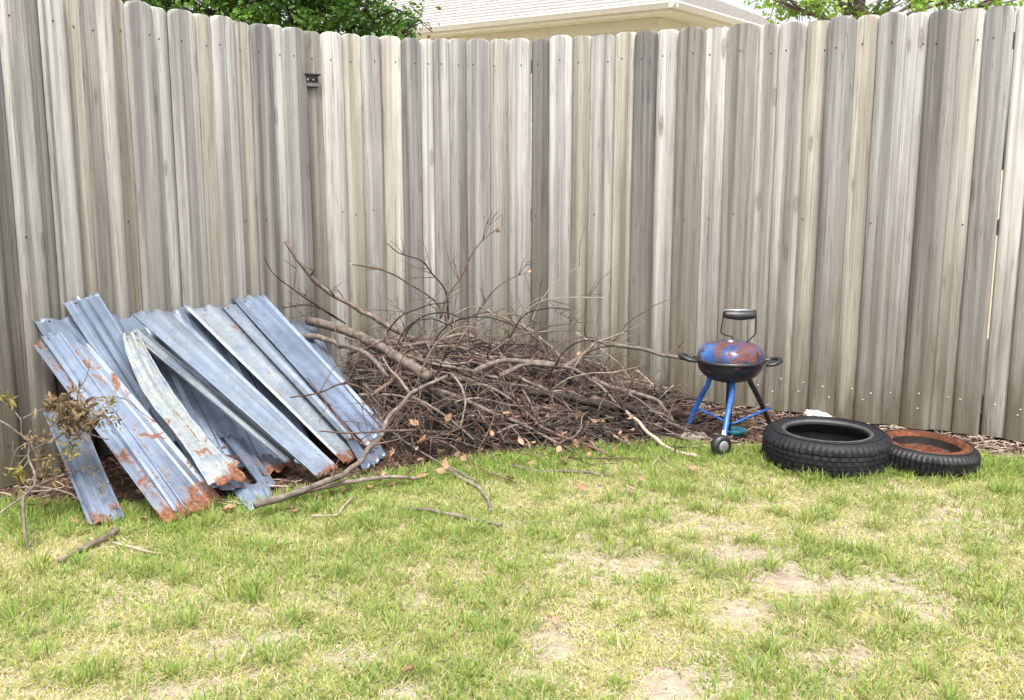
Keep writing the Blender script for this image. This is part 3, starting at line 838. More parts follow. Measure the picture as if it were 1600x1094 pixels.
# small offcut flat on the grass edge
p = [on_z(x, y, .018) for x, y in ((360, 772), (420, 770), (430, 780), (392, 796))]
o = MB()
nn = 9
vs = []
for j in range(5):
    for k in range(nn):
        u, v = k / (nn - 1), j / 4
        q = p[0].lerp(p[1], u).lerp(p[3].lerp(p[2], u), v)
        q.z = 0.012 + (0.014 if k in (2, 3, 6) else 0) + 0.05 * (1 - v) ** 2
        vs.append(q - p[3])
fs = [(j * nn + k, (j + 1) * nn + k, (j + 1) * nn + k + 1, j * nn + k + 1) for j in range(4) for k in range(nn - 1)]
oc = mesh_obj('metal_offcut', vs, fs, M['metal'], None, True); oc.location = p[3]; oc.data.set_sharp_from_angle(angle=R(24))
oc.modifiers.new('thickness', 'SOLIDIFY').thickness = 0.002; oc['rust'] = -1.6; oc['chalk'] = 0.0
tag(oc, 'small bent metal offcut lying flat at the foot of the sheets', 'metal sheet')

# ------------------------------------------------------------------ brush pile
PFRONT = [(p.x, p.y) for p in (on_z(x, y) for x, y in ((430, 775), (520, 758), (600, 744), (750, 714), (900, 702), (1060, 694), (1120, 690)))]
HM_T = [(-1.7, .2), (-1.35, .36), (-1.0, .40), (-.5, .42), (-.1, .37), (.25, .29), (.6, .20), (.9, .11), (1.15, .05), (1.35, 0.0), (2, 0)]
def mound(X, Y):
    if X < -1.75 or X > 1.5: return 0.0
    yf = lerp_tab(PFRONT, X); yb = fence_y(X)
    tt = (Y - yf) / max(0.2, yb - yf)
    if tt <= 0: return 0.0
    prof = 1 - (1 - min(1, tt / 0.62)) ** 2.0
    if tt > 0.62: prof = 1 - 0.35 * ((tt - .62) / .38)
    h = HM_T[0][1] if X < -1.7 else lerp_tab(HM_T, X)
    return max(0.0, h * prof) * (1 if X > -1.5 else max(0, (X + 1.75) / .25))
def on_mound(px, py, lift=0.02, gap=0.22):
    smax = fence_xy_ray(px, py); d = ray(px, py); hl = math.hypot(d.x, d.y)
    smax -= gap / hl
    s = 3.0
    while s < smax:
        q = ORI + d * s
        if q.z <= mound(q.x, q.y) + lift or q.z <= 0.012: return q
        s += 0.02
    return ORI + d * smax
def trace(pl, lift=0.03, gap=0.22, smooth=2, ground=None):
    if ground is not None:
        return [on_z(x, y, ground) for x, y in pl]
    ps = [on_mound(x, y, lift, gap) for x, y in pl]
    ys = [p.y for p in ps]
    for _ in range(smooth):
        ys = [ys[i] if len(ys) < 3 else (ys[max(0, i - 1)] + 2 * ys[i] + ys[min(len(ys) - 1, i + 1)]) / 4 for i in range(len(ys))]
    out = [at_y(x, y, Y) for (x, y), Y in zip(pl, ys)]
    return [Vector((p.x, p.y, max(p.z, 0.012))) for p in out]
def stick_geo(pts, r0, r1, sides=8, knots=0.12, step=0.035):
    sp = spline(pts, step)
    n = len(sp); s = random.uniform(0, 99)
    rad = []
    for k in range(n):
        r = r0 + (r1 - r0) * (k / (n - 1))
        r *= 1 + knots * noise.noise(Vector((k * .45, s, 0))) + (knots * 1.6 if noise.noise(Vector((k * .9, s, 5))) > .42 else 0)
        rad.append(r)
        w = min(r0 * .8, .010)
        sp[k] = sp[k] + Vector((noise.noise(Vector((k * .35, s, 1))), noise.noise(Vector((k * .35, s, 2))), noise.noise(Vector((k * .35, s, 3))))) * w
    return sp, rad
def branch(name, label, pts, r0, r1, mat, group=None, twigs=0, twig_len=.22, extra=(), twig_mat='bark_red', cat='branch', up=.3):
    r0, r1 = max(r0, .0035) * 1.12, max(r1, .0022) * 1.12
    org = Vector(pts[0]); org.z = min(Vector(p).z for p in pts)
    pts = [Vector(p) - org for p in pts]
    sp, rad = stick_geo(pts, r0, r1)
    o = MB().tube(sp, rad, 8).build(name, M[mat], None, True)
    o.location = org
    tag(o, label, cat, group)
    for _ in range(twigs):
        k = random.randint(len(sp) // 4, len(sp) - 2)
        t = (sp[k + 1] - sp[k]).normalized()
        side = Vector((random.gauss(0, 1), random.gauss(0, .6), random.gauss(up, .6))); side = (side - t * side.dot(t)).normalized()
        L = twig_len * random.uniform(.5, 1.3)
        e = sp[k] + (t * random.uniform(.5, 1.0) + side * .8).normalized() * L
        mid = sp[k].lerp(e, .5) + side * L * .08
        if (e + org).z < .02: e.z = .02 - org.z
        if (e + org).y > fence_y((e + org).x) - .06: e.y = fence_y((e + org).x) - .06 - org.y
        q, rr = stick_geo([sp[k], mid, e], max(.003, min(rad[k] * .55, .006)), .0016, step=.03)
        tb = MB().tube(q, rr, 5)
        if random.random() < .7:
            kk = len(q) // 2
            e2 = q[kk] + (t * .6 + Vector((random.gauss(0, 1), random.gauss(0, .5), random.gauss(0, 1))).normalized() * .7).normalized() * L * .5
            if (e2 + org).z < .015: e2.z = .015 - org.z
            q2, r2 = stick_geo([q[kk], q[kk].lerp(e2, .5), e2], .0026, .0014, step=.03)
            tb.tube(q2, r2, 4)
        tb.build('twig', M[twig_mat], o, True)
    for ex, er0, er1 in extra:
        q, rr = stick_geo([Vector(p) - org for p in ex], er0, er1)
        MB().tube(q, rr, 7).build('side_branch', M[mat], o, True)
    return o
T = trace
GP = 'branches of the brush pile'
branch('branch', 'thick straight cut log with rough bark slanting down from the metal sheets', T([(482, 501), (526, 512), (585, 536), (631, 565), (672, 590)], .15), .026, .028, 'bark', None, 1)
branch('branch', 'bent log just below the thick cut log', T([(465, 526), (497, 527), (532, 539), (558, 546), (582, 560), (607, 590)], .13), .018, .010, 'bark', None, 1)
branch('branch', 'long straight branch slanting up high against the fence above the logs', T([(649, 532), (608, 510), (555, 480), (509, 453), (484, 431), (462, 403), (446, 378)], .05, .3), .018, .009, 'bark', None, 4, extra=[(T([(488, 436), (490, 420), (488, 401)], .05, .3), .004, .003)])
branch('branch', 'forked crooked branch reaching from the pile down to the grass', T([(397, 791), (450, 774), (520, 750), (556, 728), (576, 702), (597, 680), (604, 657), (627, 631), (641, 616), (669, 601), (699, 588)], .10), .0145, .009, 'bark', None, 5,
       extra=[(T([(641, 616), (627, 597), (607, 575), (597, 556)], .10), .010, .006)])
branch('branch', 'smooth stick lying on the ground below the forked branch', T([(420, 785), (500, 762), (556, 752), (605, 746), (652, 747)], .05), .013, .008, 'bark', None, 2)
branch('branch', 'long arched branch whose tip reaches out to the grill handle', T([(740, 584), (770, 567), (819, 564), (856, 569), (886, 571), (912, 552), (931, 543), (954, 539), (1002, 545), (1040, 554), (1070, 562)], .13, .6), .015, .010, 'bark', None, 4,
       extra=[(T([(955, 538), (969, 519), (987, 500), (1018, 480), (1050, 466)], .06, .5), .006, .002)])
branch('branch', 'arched branch forking off and running down to the right', T([(781, 588), (800, 577), (826, 569), (886, 572), (909, 582), (939, 605), (961, 629)], .12), .013, .007, 'bark', GP, 4)
branch('branch', 'branch curving over the right shoulder of the pile', T([(912, 562), (939, 571), (961, 590), (978, 609), (990, 622)], .06), .009, .007, 'bark', GP, 3)
branch('branch', 'smooth branch bending down at the right end of the pile', T([(924, 592), (965, 607), (999, 616), (1025, 626), (1044, 646), (1055, 665)], .05), .015, .007, 'bark', GP, 3)
branch('branch', 'thick dark blunt-ended limb low on the right of the pile', T([(826, 612), (856, 616), (894, 622), (942, 633), (976, 637), (1012, 650)], .05), .018, .023, 'bark_dark', None, 2)
branch('branch', 'pale stick running off the right end of the pile onto the grass', T([(976, 642), (999, 661), (1025, 687), (1055, 706), (1090, 713)], .03), .010, .009, 'bark_pale', None, 2)
branch('branch', 'long thin stick sloping through the front face of the pile', T([(680, 609), (725, 624), (762, 642), (819, 665), (856, 684), (901, 708)], .04), .013, .006, 'bark', GP, 5)
branch('branch', 'dark limb in the hollow of the pile', T([(668, 604), (690, 620), (725, 640), (755, 660), (785, 690)], .02), .020, .012, 'bark_dark', GP, 4)
branch('branch', 'slender twiggy stick lying along the grass edge in front of the pile', T([(759, 712), (785, 723), (819, 732), (856, 736), (912, 738), (954, 742)], ground=.012), .010, .006, 'bark', None, 0, extra=[(T([(944, 739), (943, 730), (942, 721)], ground=.02), .004, .002)])
branch('branch', 'curved stick bowing out onto the lawn from the pile front', T([(695, 731), (725, 749), (751, 764), (762, 779), (768, 798)], ground=.014), .010, .007, 'bark', None, 0)
branch('branch', 'reddish stick lying flat along the foot of the pile', T([(811, 708), (875, 714), (931, 716), (999, 716)], .02), .007, .003, 'bark_red', GP, 3)
branch('branch', 'hooked twig standing out on the face of the pile', T([(706, 586), (721, 605), (727, 631), (723, 654), (719, 669)], .12), .007, .004, 'bark', GP, 2)
branch('branch', 'dark stick reaching from the pile to the grill legs', T([(960, 676), (1021, 671), (1055, 667), (1084, 662), (1126, 653)], .03), .009, .007, 'bark_dark', None, 2)
branch('branch', 'thin stick crossing the front face of the pile', T([(642, 620), (680, 639), (710, 661), (740, 687)], .07), .008, .005, 'bark', GP, 4)
UP = 'slender twigs sticking up before the fence'
branch('branch', 'long arching reddish twig with buds rising before the fence', T([(728, 536), (710, 515), (690, 486), (678, 469), (637, 442), (596, 422), (547, 413)], .04, .3), .008, .004, 'bark_red', None, 5)
branch('branch', 'dark twisting twig rising highest left of the budded one', T([(701, 500), (700, 486), (696, 454), (675, 428), (658, 407), (623, 396), (605, 381)], .04, .28), .006, .003, 'bark_dark', UP, 6)
branch('branch', 'tall reddish twig with a dry leaf at its tip', T([(688, 500), (693, 480), (702, 457), (722, 431), (734, 404), (754, 375), (778, 356)], .04, .33), .007, .0025, 'bark_red', None, 5)
branch('branch', 'thin reddish twig arching up before the fence', T([(736, 530), (748, 486), (769, 457), (800, 434), (830, 425)], .04, .3), .005, .002, 'bark_red', UP, 4)
branch('branch', 'thin dark twig arching up beside the metal sheets', T([(530, 500), (482, 469), (453, 448), (427, 428), (412, 401)], .04, .16), .005, .002, 'bark_dark', UP, 4)
branch('branch', 'low twig bending toward the metal sheets', T([(540, 506), (509, 486), (476, 476), (441, 482)], .05, .2), .005, .002, 'bark_dark', UP, 3)
branch('branch', 'straight branch slanting down the back of the pile', T([(770, 490), (792, 500), (822, 511), (852, 536), (886, 567)], .05, .35), .008, .011, 'bark', GP, 5)
branch('branch', 'thin branch rising along the crest of the pile to the slanting back branch', T([(700, 560), (762, 551), (819, 541), (849, 536)], .05, .3), .006, .007, 'bark', GP, 3)
branch('branch', 'long thin branch lying along the crest of the pile', T([(631, 556), (680, 569), (732, 579), (781, 590)], .06), .010, .007, 'bark', GP, 4)
branch('branch', 'thin branch lying along the crest from the foot of the high slanting branch', T([(624, 540), (680, 537), (732, 549), (770, 560)], .05, .3), .009, .007, 'bark', GP, 4)
branch('branch', 'fine pale twig standing up at the back of the pile', T([(820, 540), (840, 480), (870, 440), (912, 412)], .04, .2), .004, .0015, 'bark_pale', UP, 3)
branch('branch', 'fine pale twig standing up at the back of the pile', T([(800, 520), (830, 480), (870, 466), (945, 465)], .04, .2), .004, .0015, 'bark_pale', UP, 3)
branch('branch', 'fine pale twig hanging down before the fence right of the pile', T([(900, 520), (942, 548), (968, 569), (989, 597)], .04, .25), .004, .002, 'bark_pale', UP, 2)
branch('branch', 'fine pale twig standing at the right end of the pile', T([(995, 578), (1015, 596), (1032, 616)], .04, .25), .004, .003, 'bark_pale', UP, 2)
branch('branch', 'fine pale twig standing at the right end of the pile', T([(1052, 602), (1040, 613), (1026, 628)], .04, .25), .003, .003, 'bark_pale', UP, 1)
branch('branch', 'thin red twig lying across the chalky halves of the wide sheet', T([(454, 621), (499, 614), (536, 599), (570, 610), (600, 640)], .16), .003, .006, 'bark_red', 'red twigs over the metal sheets', 5)
branch('branch', 'thin red twig lying level over the sheet feet beside the forked branch', T([(499, 674), (555, 677), (600, 674), (650, 672)], .16), .003, .006, 'bark_red', 'red twigs over the metal sheets', 5)
branch('branch', 'thin red twig slanting down the rightmost tall sheet', T([(480, 590), (520, 640), (560, 690), (590, 700)], .14), .003, .005, 'bark_red', 'red twigs over the metal sheets', 5)
# loose sticks on the lawn
branch('stick', 'short grey stick lying in the grass before the narrow short sheet', T([(93, 876), (130, 858), (182, 829)], ground=.016), .011, .013, 'bark', None, 0, cat='stick')
branch('stick', 'thin pale twig lying in the grass beside the short grey stick', T([(176, 848), (215, 858), (252, 865)], ground=.014), .006, .004, 'bark_pale', None, 0, cat='stick')
branch('stick', 'thin straight stick lying alone on the open lawn', T([(638, 792), (700, 803), (785, 820)], ground=.016), .009, .006, 'bark', None, 0, cat='stick')
branch('stick', 'pale hooked twig in the grass under the forked branch', T([(487, 806), (525, 805), (537, 791), (553, 775)], ground=.016), .005, .004, 'bark_pale', None, 0, cat='stick')
branch('stick', 'small forked twig lying at the right foot of the brush pile', T([(1019, 727), (1032, 712), (1034, 705)], ground=.014), .004, .003, 'bark_pale', None, 0, cat='stick', extra=[(T([(1032, 712), (1045, 722)], ground=.014), .003, .002)])

# the body of the pile: sticks lying through the mound
def pile_stick(L, depth_lo, depth_hi):
    for _ in range(60):
        X = min(random.uniform(-1.45, 1.1), random.uniform(-.4, 1.5))
        yf, yb = lerp_tab(PFRONT, X), fence_y(X)
        Y = random.uniform(yf + .03, yb - .12)
        h = mound(X, Y)
        if h < .05: continue
        k = random.uniform(depth_lo, depth_hi)
        az = random.gauss(R(-12), R(46))
        dx, dy = math.cos(az) * L / 2, math.sin(az) * L / 2
        pts = []
        for s in (-1, -.45, .1, .55, 1):
            x, y = X + dx * s, Y + dy * s
            y = min(y, fence_y(x) - .10)
            z = max(0.012, (mound(x, y)) * k + 0.02) * 0.65 + 0.35 * max(0.015, h * k + 0.02 - s * 0.05)
            pts.append(Vector((x + random.gauss(0, .02), y + random.gauss(0, .02), max(.015, z + random.gauss(0, .035)))))
        if any(q[0] < 458 + (q[1] - 463) * .64 for q in map(to_px, pts)): continue
        return pts
    return None
BK = {'bark': 'grey', 'bark_dark': 'dark brown', 'bark_red': 'reddish', 'bark_pale': 'pale'}
for i in range(205):
    pts = pile_stick(random.uniform(.45, 1.3), .35, 1.05)
    if pts is None: continue
    r = random.choice([.005, .005, .006, .007, .008, .009, .012])
    mk = random.choice(['bark', 'bark', 'bark', 'bark_dark', 'bark_dark', 'bark_red'])
    mx = pts[2].x
    where = 'end of the brush pile by the metal sheets' if mx < -.75 else 'middle of the brush pile' if mx < .2 else 'low end of the brush pile by the grill'
    lab = ('stout ' if r > .008 else 'thin ') + BK[mk] + ' stick in the ' + where
    branch('branch', lab, pts, r, r * .55, mk, lab.replace(' stick ', ' sticks '), 2 if i < 130 else 0, .24)
for i in range(46):                        # arching branches that stand out of the heap
    X = random.uniform(-1.15, .75); yf, yb = lerp_tab(PFRONT, X), fence_y(X)
    Y = yf + (yb - yf) * random.uniform(.3, .85)
    h = mound(X, Y); s = random.choice((-1, 1, 1)); L = random.uniform(.35, .75)
    rise = random.uniform(.08, .34) * (.5 + h * 1.6)
    pts = [Vector((X, Y, h * .6)), Vector((X + s * L * .33, Y + random.gauss(0, .06), h + rise * .7)), Vector((X + s * L * .68, Y + random.gauss(0, .1), h + rise)), Vector((X + s * L, Y + random.gauss(0, .15), h + rise * random.uniform(.5, 1.2)))]
    for p in pts: p.y = min(p.y, fence_y(p.x) - .10)
    if any(q[0] < 500 + (q[1] - 463) * .5 or q[0] > 1040 for q in map(to_px, pts)): continue
    mk = random.choice(['bark', 'bark', 'bark_red', 'bark_dark'])
    lab = BK[mk] + ' twiggy branch arching ' + ('toward the metal sheets' if s < 0 else 'toward the grill') + ' from the pile\'s ' + ('high' if X < -.2 else 'low') + ' part'
    branch('branch', lab, pts, random.uniform(.005, .008), .0025, mk, lab.replace(' branch ', ' branches '), random.randint(2, 4), .2, twig_mat=random.choice(['bark_red', 'bark']))
tw = {'bark_dark': MB(), 'bark_red': MB(), 'bark': MB()}
for i in range(2450):
    deep = i < 2200  # deep twigs mostly get dark bark, painting the shade inside the pile
    pts = pile_stick(random.uniform(.15, .55), .1 if deep else .55, .72 if deep else 1.04)
    if pts is None: continue
    r = random.uniform(.0020, .0046)
    q = spline([pts[0], pts[1], pts[2], pts[4]], .07)
    tw[random.choice(['bark_dark', 'bark_dark', 'bark_dark', 'bark_dark', 'bark_red', 'bark'] if deep else ['bark_dark', 'bark_dark', 'bark_dark', 'bark_red', 'bark', 'bark'])].tube(q, [r * (1 - .6 * k / len(q)) for k in range(len(q))], 4, False)
for i in range(600):                       # airy fine twigs standing out of the top and the face
    X = random.uniform(-1.35, 1.0); yf, yb = lerp_tab(PFRONT, X), fence_y(X)
    Y = random.uniform(yf + .1, yb - .15); h = mound(X, Y)
    if h < .06: continue
    p0 = Vector((X, Y, h * random.uniform(.6, 1.0)))
    d = Vector((random.gauss(.1, 1), random.gauss(0, .5), abs(random.gauss(.35, .6)))).normalized()
    L = random.uniform(.12, .42)
    p2 = p0 + d * L + Vector((0, 0, random.uniform(-.05, .03))); p1 = p0 + d * L * .5 + Vector((random.gauss(0, .03), random.gauss(0, .02), random.gauss(.01, .03)))
    for p in (p1, p2): p.y = min(p.y, fence_y(p.x) - .07)
    if any(q[0] < 455 + (q[1] - 463) * .62 for q in map(to_px, (p0, p1, p2))): continue
    q = spline([p0, p1, p2], .05); r = random.uniform(.0019, .0038)
    b = tw[random.choice(['bark_red', 'bark_red', 'bark', 'bark'])]
    b.tube(q, [r * (1 - .6 * k / len(q)) for k in range(len(q))], 4, False)
    if len(q) > 3:
        e = q[2] + (d + Vector((random.gauss(0, 1), random.gauss(0, .5), random.gauss(0, 1)))).normalized() * L * .5
        e.y = min(e.y, fence_y(e.x) - .07)
        b.tube([q[2], q[2].lerp(e, .5) + Vector((0, 0, .01)), e], [r * .7, r * .55, r * .3], 4, False)
for k, b in tw.items():
    tag(b.build('brush_twigs', M[k], None, True), {'bark_dark': 'dense tangle of fine dark twigs filling the brush pile', 'bark_red': 'dense tangle of fine reddish twigs filling the brush pile', 'bark': 'dense tangle of fine grey twigs filling the brush pile'}[k], 'twigs', None, 'stuff')

# dry leaves ------------------------------------------------------------------------------------
def leaf_mesh(seed, L=.075):
    rr = random.Random(seed)
    lobed = seed % 2
    b = MB(); n = 9
    vs, fs = [], []
    cu, cv, tw_ = rr.uniform(-.2, .55), rr.uniform(-.6, .8), rr.uniform(-1.2, 1.2)
    for j in range(n + 1):
        t = j / n
        w = (math.sin(math.pi * t ** .75) ** 1.15) * (.31 + (.15 * math.sin(t * 21) if lobed else .03 * math.sin(t * 40))) * L
        if j in (0, n): w = .002
        for s in (-1, -.5, 0, .5, 1):
            x = s * w; y = (t - .5) * L
            z = cu * (abs(s) ** 2) * w * .9 + cv * L * .35 * (t - .5) ** 2 * 4 + rr.uniform(-.0025, .0025)
            z += math.sin(tw_ * (t - .5)) * x
            vs.append((x, y, z))
    for j in range(n):
        for k in range(4):
            fs.append((j * 5 + k, j * 5 + k + 1, (j + 1) * 5 + k + 1, (j + 1) * 5 + k))
    b.add(vs, fs)
    b.tube([(0, -L * .5, vs[2][2]), (.004, -L * .72, vs[2][2] + .006), (.01, -L * .9, vs[2][2] + .004)], [.0012, .001, .0008], 4)
    me = bpy.data.meshes.new('dry_leaf'); me.from_pydata(b.v, [], b.f); me.materials.append(M['leaf_dry'])
    me.polygons.foreach_set('use_smooth', [True] * len(me.polygons))
    return me
LV = [leaf_mesh(i, .065 + .008 * (i % 4)) for i in range(9)]
def leaf(p, label, group, stand=False, sc=1.0, name='dry_leaf'):
    mi = random.randrange(len(LV))
    shp = 'lobed' if mi % 2 else 'pointed oval'
    o = link(bpy.data.objects.new(name, LV[mi]))
    if '%s' in label: label = label % shp; group = shp + ' ' + group
    o.location = p
    o.rotation_euler = (random.uniform(.1, 1.15) if stand else random.uniform(-.3, .3), random.uniform(-.6, .6), random.uniform(0, 6.28))
    o.scale = [sc * random.uniform(.55, 1.15)] * 3
    return tag(o, label, 'leaf', group)
PL = [(688, 634), (742, 660), (716, 686), (768, 676), (752, 703), (696, 724), (840, 662), (884, 678), (941, 660), (899, 690), (640, 737), (660, 690), (874, 700), (918, 696), (962, 700), (765, 690), (725, 715), (600, 742), (812, 690), (990, 672)]
rl = random.Random(5)
PL += [(rl.uniform(600, 1010), 0) for _ in range(26)]
PL = [(x, y if y else 716 - .085 * (x - 700) - abs(rl.gauss(0, 26))) for x, y in PL]
for x, y in PL:
    w_ = 'beside the forked branch' if x < 700 else 'midway along its front' if x < 850 else 'at the grill end'
    leaf(on_mound(x, y, .09), '%s tan dry leaf caught in the brush pile ' + w_, 'dry leaves caught in the brush pile ' + w_, True, .85)
for x, y in [(658, 524), (690, 556), (738, 560), (752, 562), (778, 362), (905, 552), (548, 412), (828, 424)]:
    leaf(on_mound(x, y, .06, .31), 'dark red-brown withered leaf hanging from an upper twig of the brush pile', 'withered leaves on the upper twigs', True, .8)
for x, y in [(356, 798), (455, 790), (461, 799), (440, 776), (520, 770), (540, 768), (830, 722), (850, 716), (882, 720), (920, 712), (660, 745), (690, 738), (575, 762), (610, 755), (500, 778), (205, 795), (225, 808), (118, 815), (235, 790), (340, 785), (780, 712), (735, 730), (955, 712), (800, 726), (70, 785), (255, 770), (215, 770)]:
    leaf(on_z(x, y, .02), '%s tan dry leaf lying at the edge of the grass below the ' + ('metal sheets' if x < 480 else 'brush pile'), 'dry leaves along the grass edge below the ' + ('metal sheets' if x < 480 else 'brush pile'))
for x, y in [(1085, 733), (1165, 706), (1188, 703), (797, 748), (816, 758), (908, 763), (985, 765), (870, 968), (1205, 735), (1000, 750), (640, 1046), (722, 672)]:
    leaf(on_z(x, y, .03), 'single pale dry leaf lying on the open lawn', 'stray dry leaves on the lawn', False, .8)
for x, y in [(305, 650), (312, 662), (350, 700), (362, 715), (298, 690), (368, 724), (285, 640)]:
    leaf(on_z(x, y, .16), 'tan dry leaf lodged in the gap between the metal sheets', 'dry leaves between the metal sheets', True, .75)

# ------------------------------------------------------------------ dry shrub at the left
SY = 4.32
sh_base = on_z(45, 858)
shrub = tag(empty('dry_shrub', sh_base), 'withered leafy shrub cutting at the left beside the metal sheets', 'shrub')
SB = Vector(sh_base)
def sp3(pl, Y0, Y1):
    n = len(pl)
    return [at_y(x, y, Y0 + (Y1 - Y0) * i / (n - 1)) - SB for i, (x, y) in enumerate(pl)]
YB = sh_base.y
STEMS = [([(45, 858), (38, 825), (36, 794), (38, 774), (54, 760), (54, 743), (46, 718), (46, 692)], YB, SY, .0075, .0045), ([(54, 760), (74, 751), (100, 743), (125, 735)], SY - .1, SY + .05, .006, .003),
         ([(0, 658), (26, 674), (47, 692), (60, 720)], SY + .1, SY, .005, .004), ([(27, 730), (46, 707), (67, 695), (84, 688), (102, 676), (120, 660)], SY, SY, .0055, .003), ([(55, 760), (84, 764), (113, 774), (131, 788)], SY - .1, SY - .1, .004, .003),
         ([(37, 654), (64, 641), (84, 636), (110, 640)], SY, SY, .0045, .003), ([(-30, 830), (0, 802), (31, 779), (38, 774)], SY - .2, SY - .1, .005, .004), ([(8, 625), (15, 636), (33, 656), (33, 677), (46, 692)], SY, SY, .003, .003),
         ([(110, 645), (150, 622), (194, 623), (217, 641), (240, 659)], SY, SY + .1, .0035, .0025), ([(169, 687), (138, 677), (102, 659)], SY, SY, .0035, .003), ([(120, 640), (122, 612), (135, 590), (140, 560)], SY, SY, .003, .0015),
         ([(84, 688), (60, 690), (28, 700), (12, 745)], SY, SY, .003, .002), ([(46, 718), (30, 740), (24, 748)], SY, SY, .003, .002), ([(100, 743), (112, 720), (110, 700)], SY, SY, .003, .002), ([(139, 700), (135, 730), (147, 745), (160, 755)], SY + .02, SY + .02, .002, .0012),
         ([(20, 690), (22, 712), (40, 712)], SY, SY, .003, .002), ([(45, 858), (52, 840), (60, 832)], YB, YB + .1, .003, .002)]
for pl, Y0, Y1, r0, r1 in STEMS:
    q, rr = stick_geo(sp3(pl, Y0, Y1), r0, r1, step=.025)
    MB().tube(q, rr, 6).build('stem', M['bark'], shrub, True)
def leaf_cluster(px, py, Y, rad, n, lo, hi, size):
    c = at_y(px, py, Y) - SB
    b_v, b_f, cols = [], [], []
    for _ in range(int(n * 1.5)):
        cc = Vector(c) + Vector((random.gauss(0, rad * .55), random.gauss(0, rad * .5), random.gauss(0, rad * .55)))
        d = Vector((random.gauss(0, 1), random.gauss(0, 1), random.gauss(-.3, 1))).normalized()
        s = d.orthogonal().normalized(); s.rotate(Matrix.Rotation(random.uniform(0, 6.28), 3, d))
        nn_ = d.cross(s)
        L = size * random.uniform(.45, 1.0); w = L * random.uniform(.09, .18)
        o_ = len(b_v)
        b_v += [cc, cc + d * L * .35 + s * w + nn_ * w * .5, cc + d * L * .35 - s * w + nn_ * w * .5, cc + d * L * .75 + s * w * .7 - nn_ * L * .1, cc + d * L * .75 - s * w * .7 - nn_ * L * .1, cc + d * L - nn_ * L * .25]
        b_f += [(o_, o_ + 1, o_ + 2), (o_ + 1, o_ + 3, o_ + 4, o_ + 2), (o_ + 3, o_ + 5, o_ + 4)]
        k = random.random(); cols += [tuple(a * (1 - k) + b * k for a, b in zip(lo, hi)) + (1.0,)] * 6
    o = mesh_obj('leaf_cluster', b_v, b_f, M['leaf_shrub'], shrub, True)
    o['kind'] = 'stuff'; a = o.data.attributes.new('col', 'FLOAT_COLOR', 'POINT'); a.data.foreach_set('color', [x for c_ in cols for x in c_])
DRY = ((.09, .06, .028), (.29, .21, .11)); GRN = ((.15, .125, .035), (.31, .27, .085))
for px, py, r_, n_, cp, s_ in [(92, 632, .045, 60, DRY, .055), (108, 655, .055, 90, DRY, .06), (128, 640, .05, 70, DRY, .055), (145, 655, .04, 45, DRY, .05), (112, 675, .04, 45, DRY, .05), (165, 632, .03, 22, DRY, .035), (178, 655, .03, 22, DRY, .04),
                              (10, 625, .02, 22, GRN, .05), (28, 742, .035, 40, GRN, .055), (110, 702, .03, 30, GRN, .045), (178, 626, .018, 14, GRN, .035), (70, 725, .07, 55, DRY, .045), (85, 745, .06, 40, DRY, .04), (55, 685, .05, 30, DRY, .04),
                              (124, 607, .018, 12, DRY, .04), (147, 735, .015, 9, DRY, .03), (160, 762, .015, 9, DRY, .035), (134, 733, .012, 7, DRY, .03), (178, 790, .015, 9, ((.2, .07, .02), (.4, .17, .06)), .035), (67, 786, .02, 8, DRY, .05)]:
    leaf_cluster(px, py, SY - .02, r_, n_, cp[0], cp[1], s_)

# ------------------------------------------------------------------ kettle grill
gc = at_y(1141, 563, 5.66); GX, GY = gc.x, gc.y
grill = tag(empty('kettle_grill', (GX, GY, 0)), 'small blue rusted kettle grill on three legs before the fence', 'grill')
def gp(px, py, Y): return at_y(px, py, Y) - Vector((GX, GY, 0))
zr = gc.z; RK = .189
def gk(prof): return [(r, z + zr) for r, z in prof]
o = MB().lathe(gk([(RK, 0), (RK * .985, -.018), (RK * .93, -.052), (RK * .80, -.083), (RK * .58, -.108), (RK * .3, -.122), (.001, -.126)][::-1]), 56).build('bowl', M['enamel'], grill, True); o['burn'] = 1.1; o['rust'] = -.7
lid = MB().lathe(gk([(RK * 1.0, .012), (RK * .99, .03), (RK * .945, .056), (RK * .86, .079), (RK * .72, .095), (RK * .5, .105), (RK * .25, .109), (.001, .110)]), 56).build('lid', M['enamel'], grill, True); lid['burn'] = .22; lid['rust'] = .9
rim = MB().lathe(gk([(RK * .985, -.006), (RK * 1.035, -.005), (RK * 1.045, .004), (RK * 1.035, .014), (RK * .985, .015)]), 56, None, True).build('rim', M['black'], grill, True)
for s in (-1, 1):      # loop handles at the sides
    b = MB(); zz = zr + (.012 if s < 0 else -.012)
    pts = [Vector((s * (RK + .005), -.055, zz - .008)), Vector((s * (RK + .05), -.062, zz)), Vector((s * (RK + .09), -.03, zz + .012)), Vector((s * (RK + .095), .02, zz + .014)), Vector((s * (RK + .06), .055, zz + .008)), Vector((s * (RK + .005), .05, zz - .004))]
    q = spline(pts, .012); b.tube(q, [.0085 + .006 * math.sin(math.pi * k / (len(q) - 1)) for k in range(len(q))], 10)
    b.build('side_handle', M['black'], grill, True)
    bevel(MB().box((s * (RK + .058), 0, zz + .004), (.032, .045, .0035)).build('heat_shield', M['black'], grill), .003)
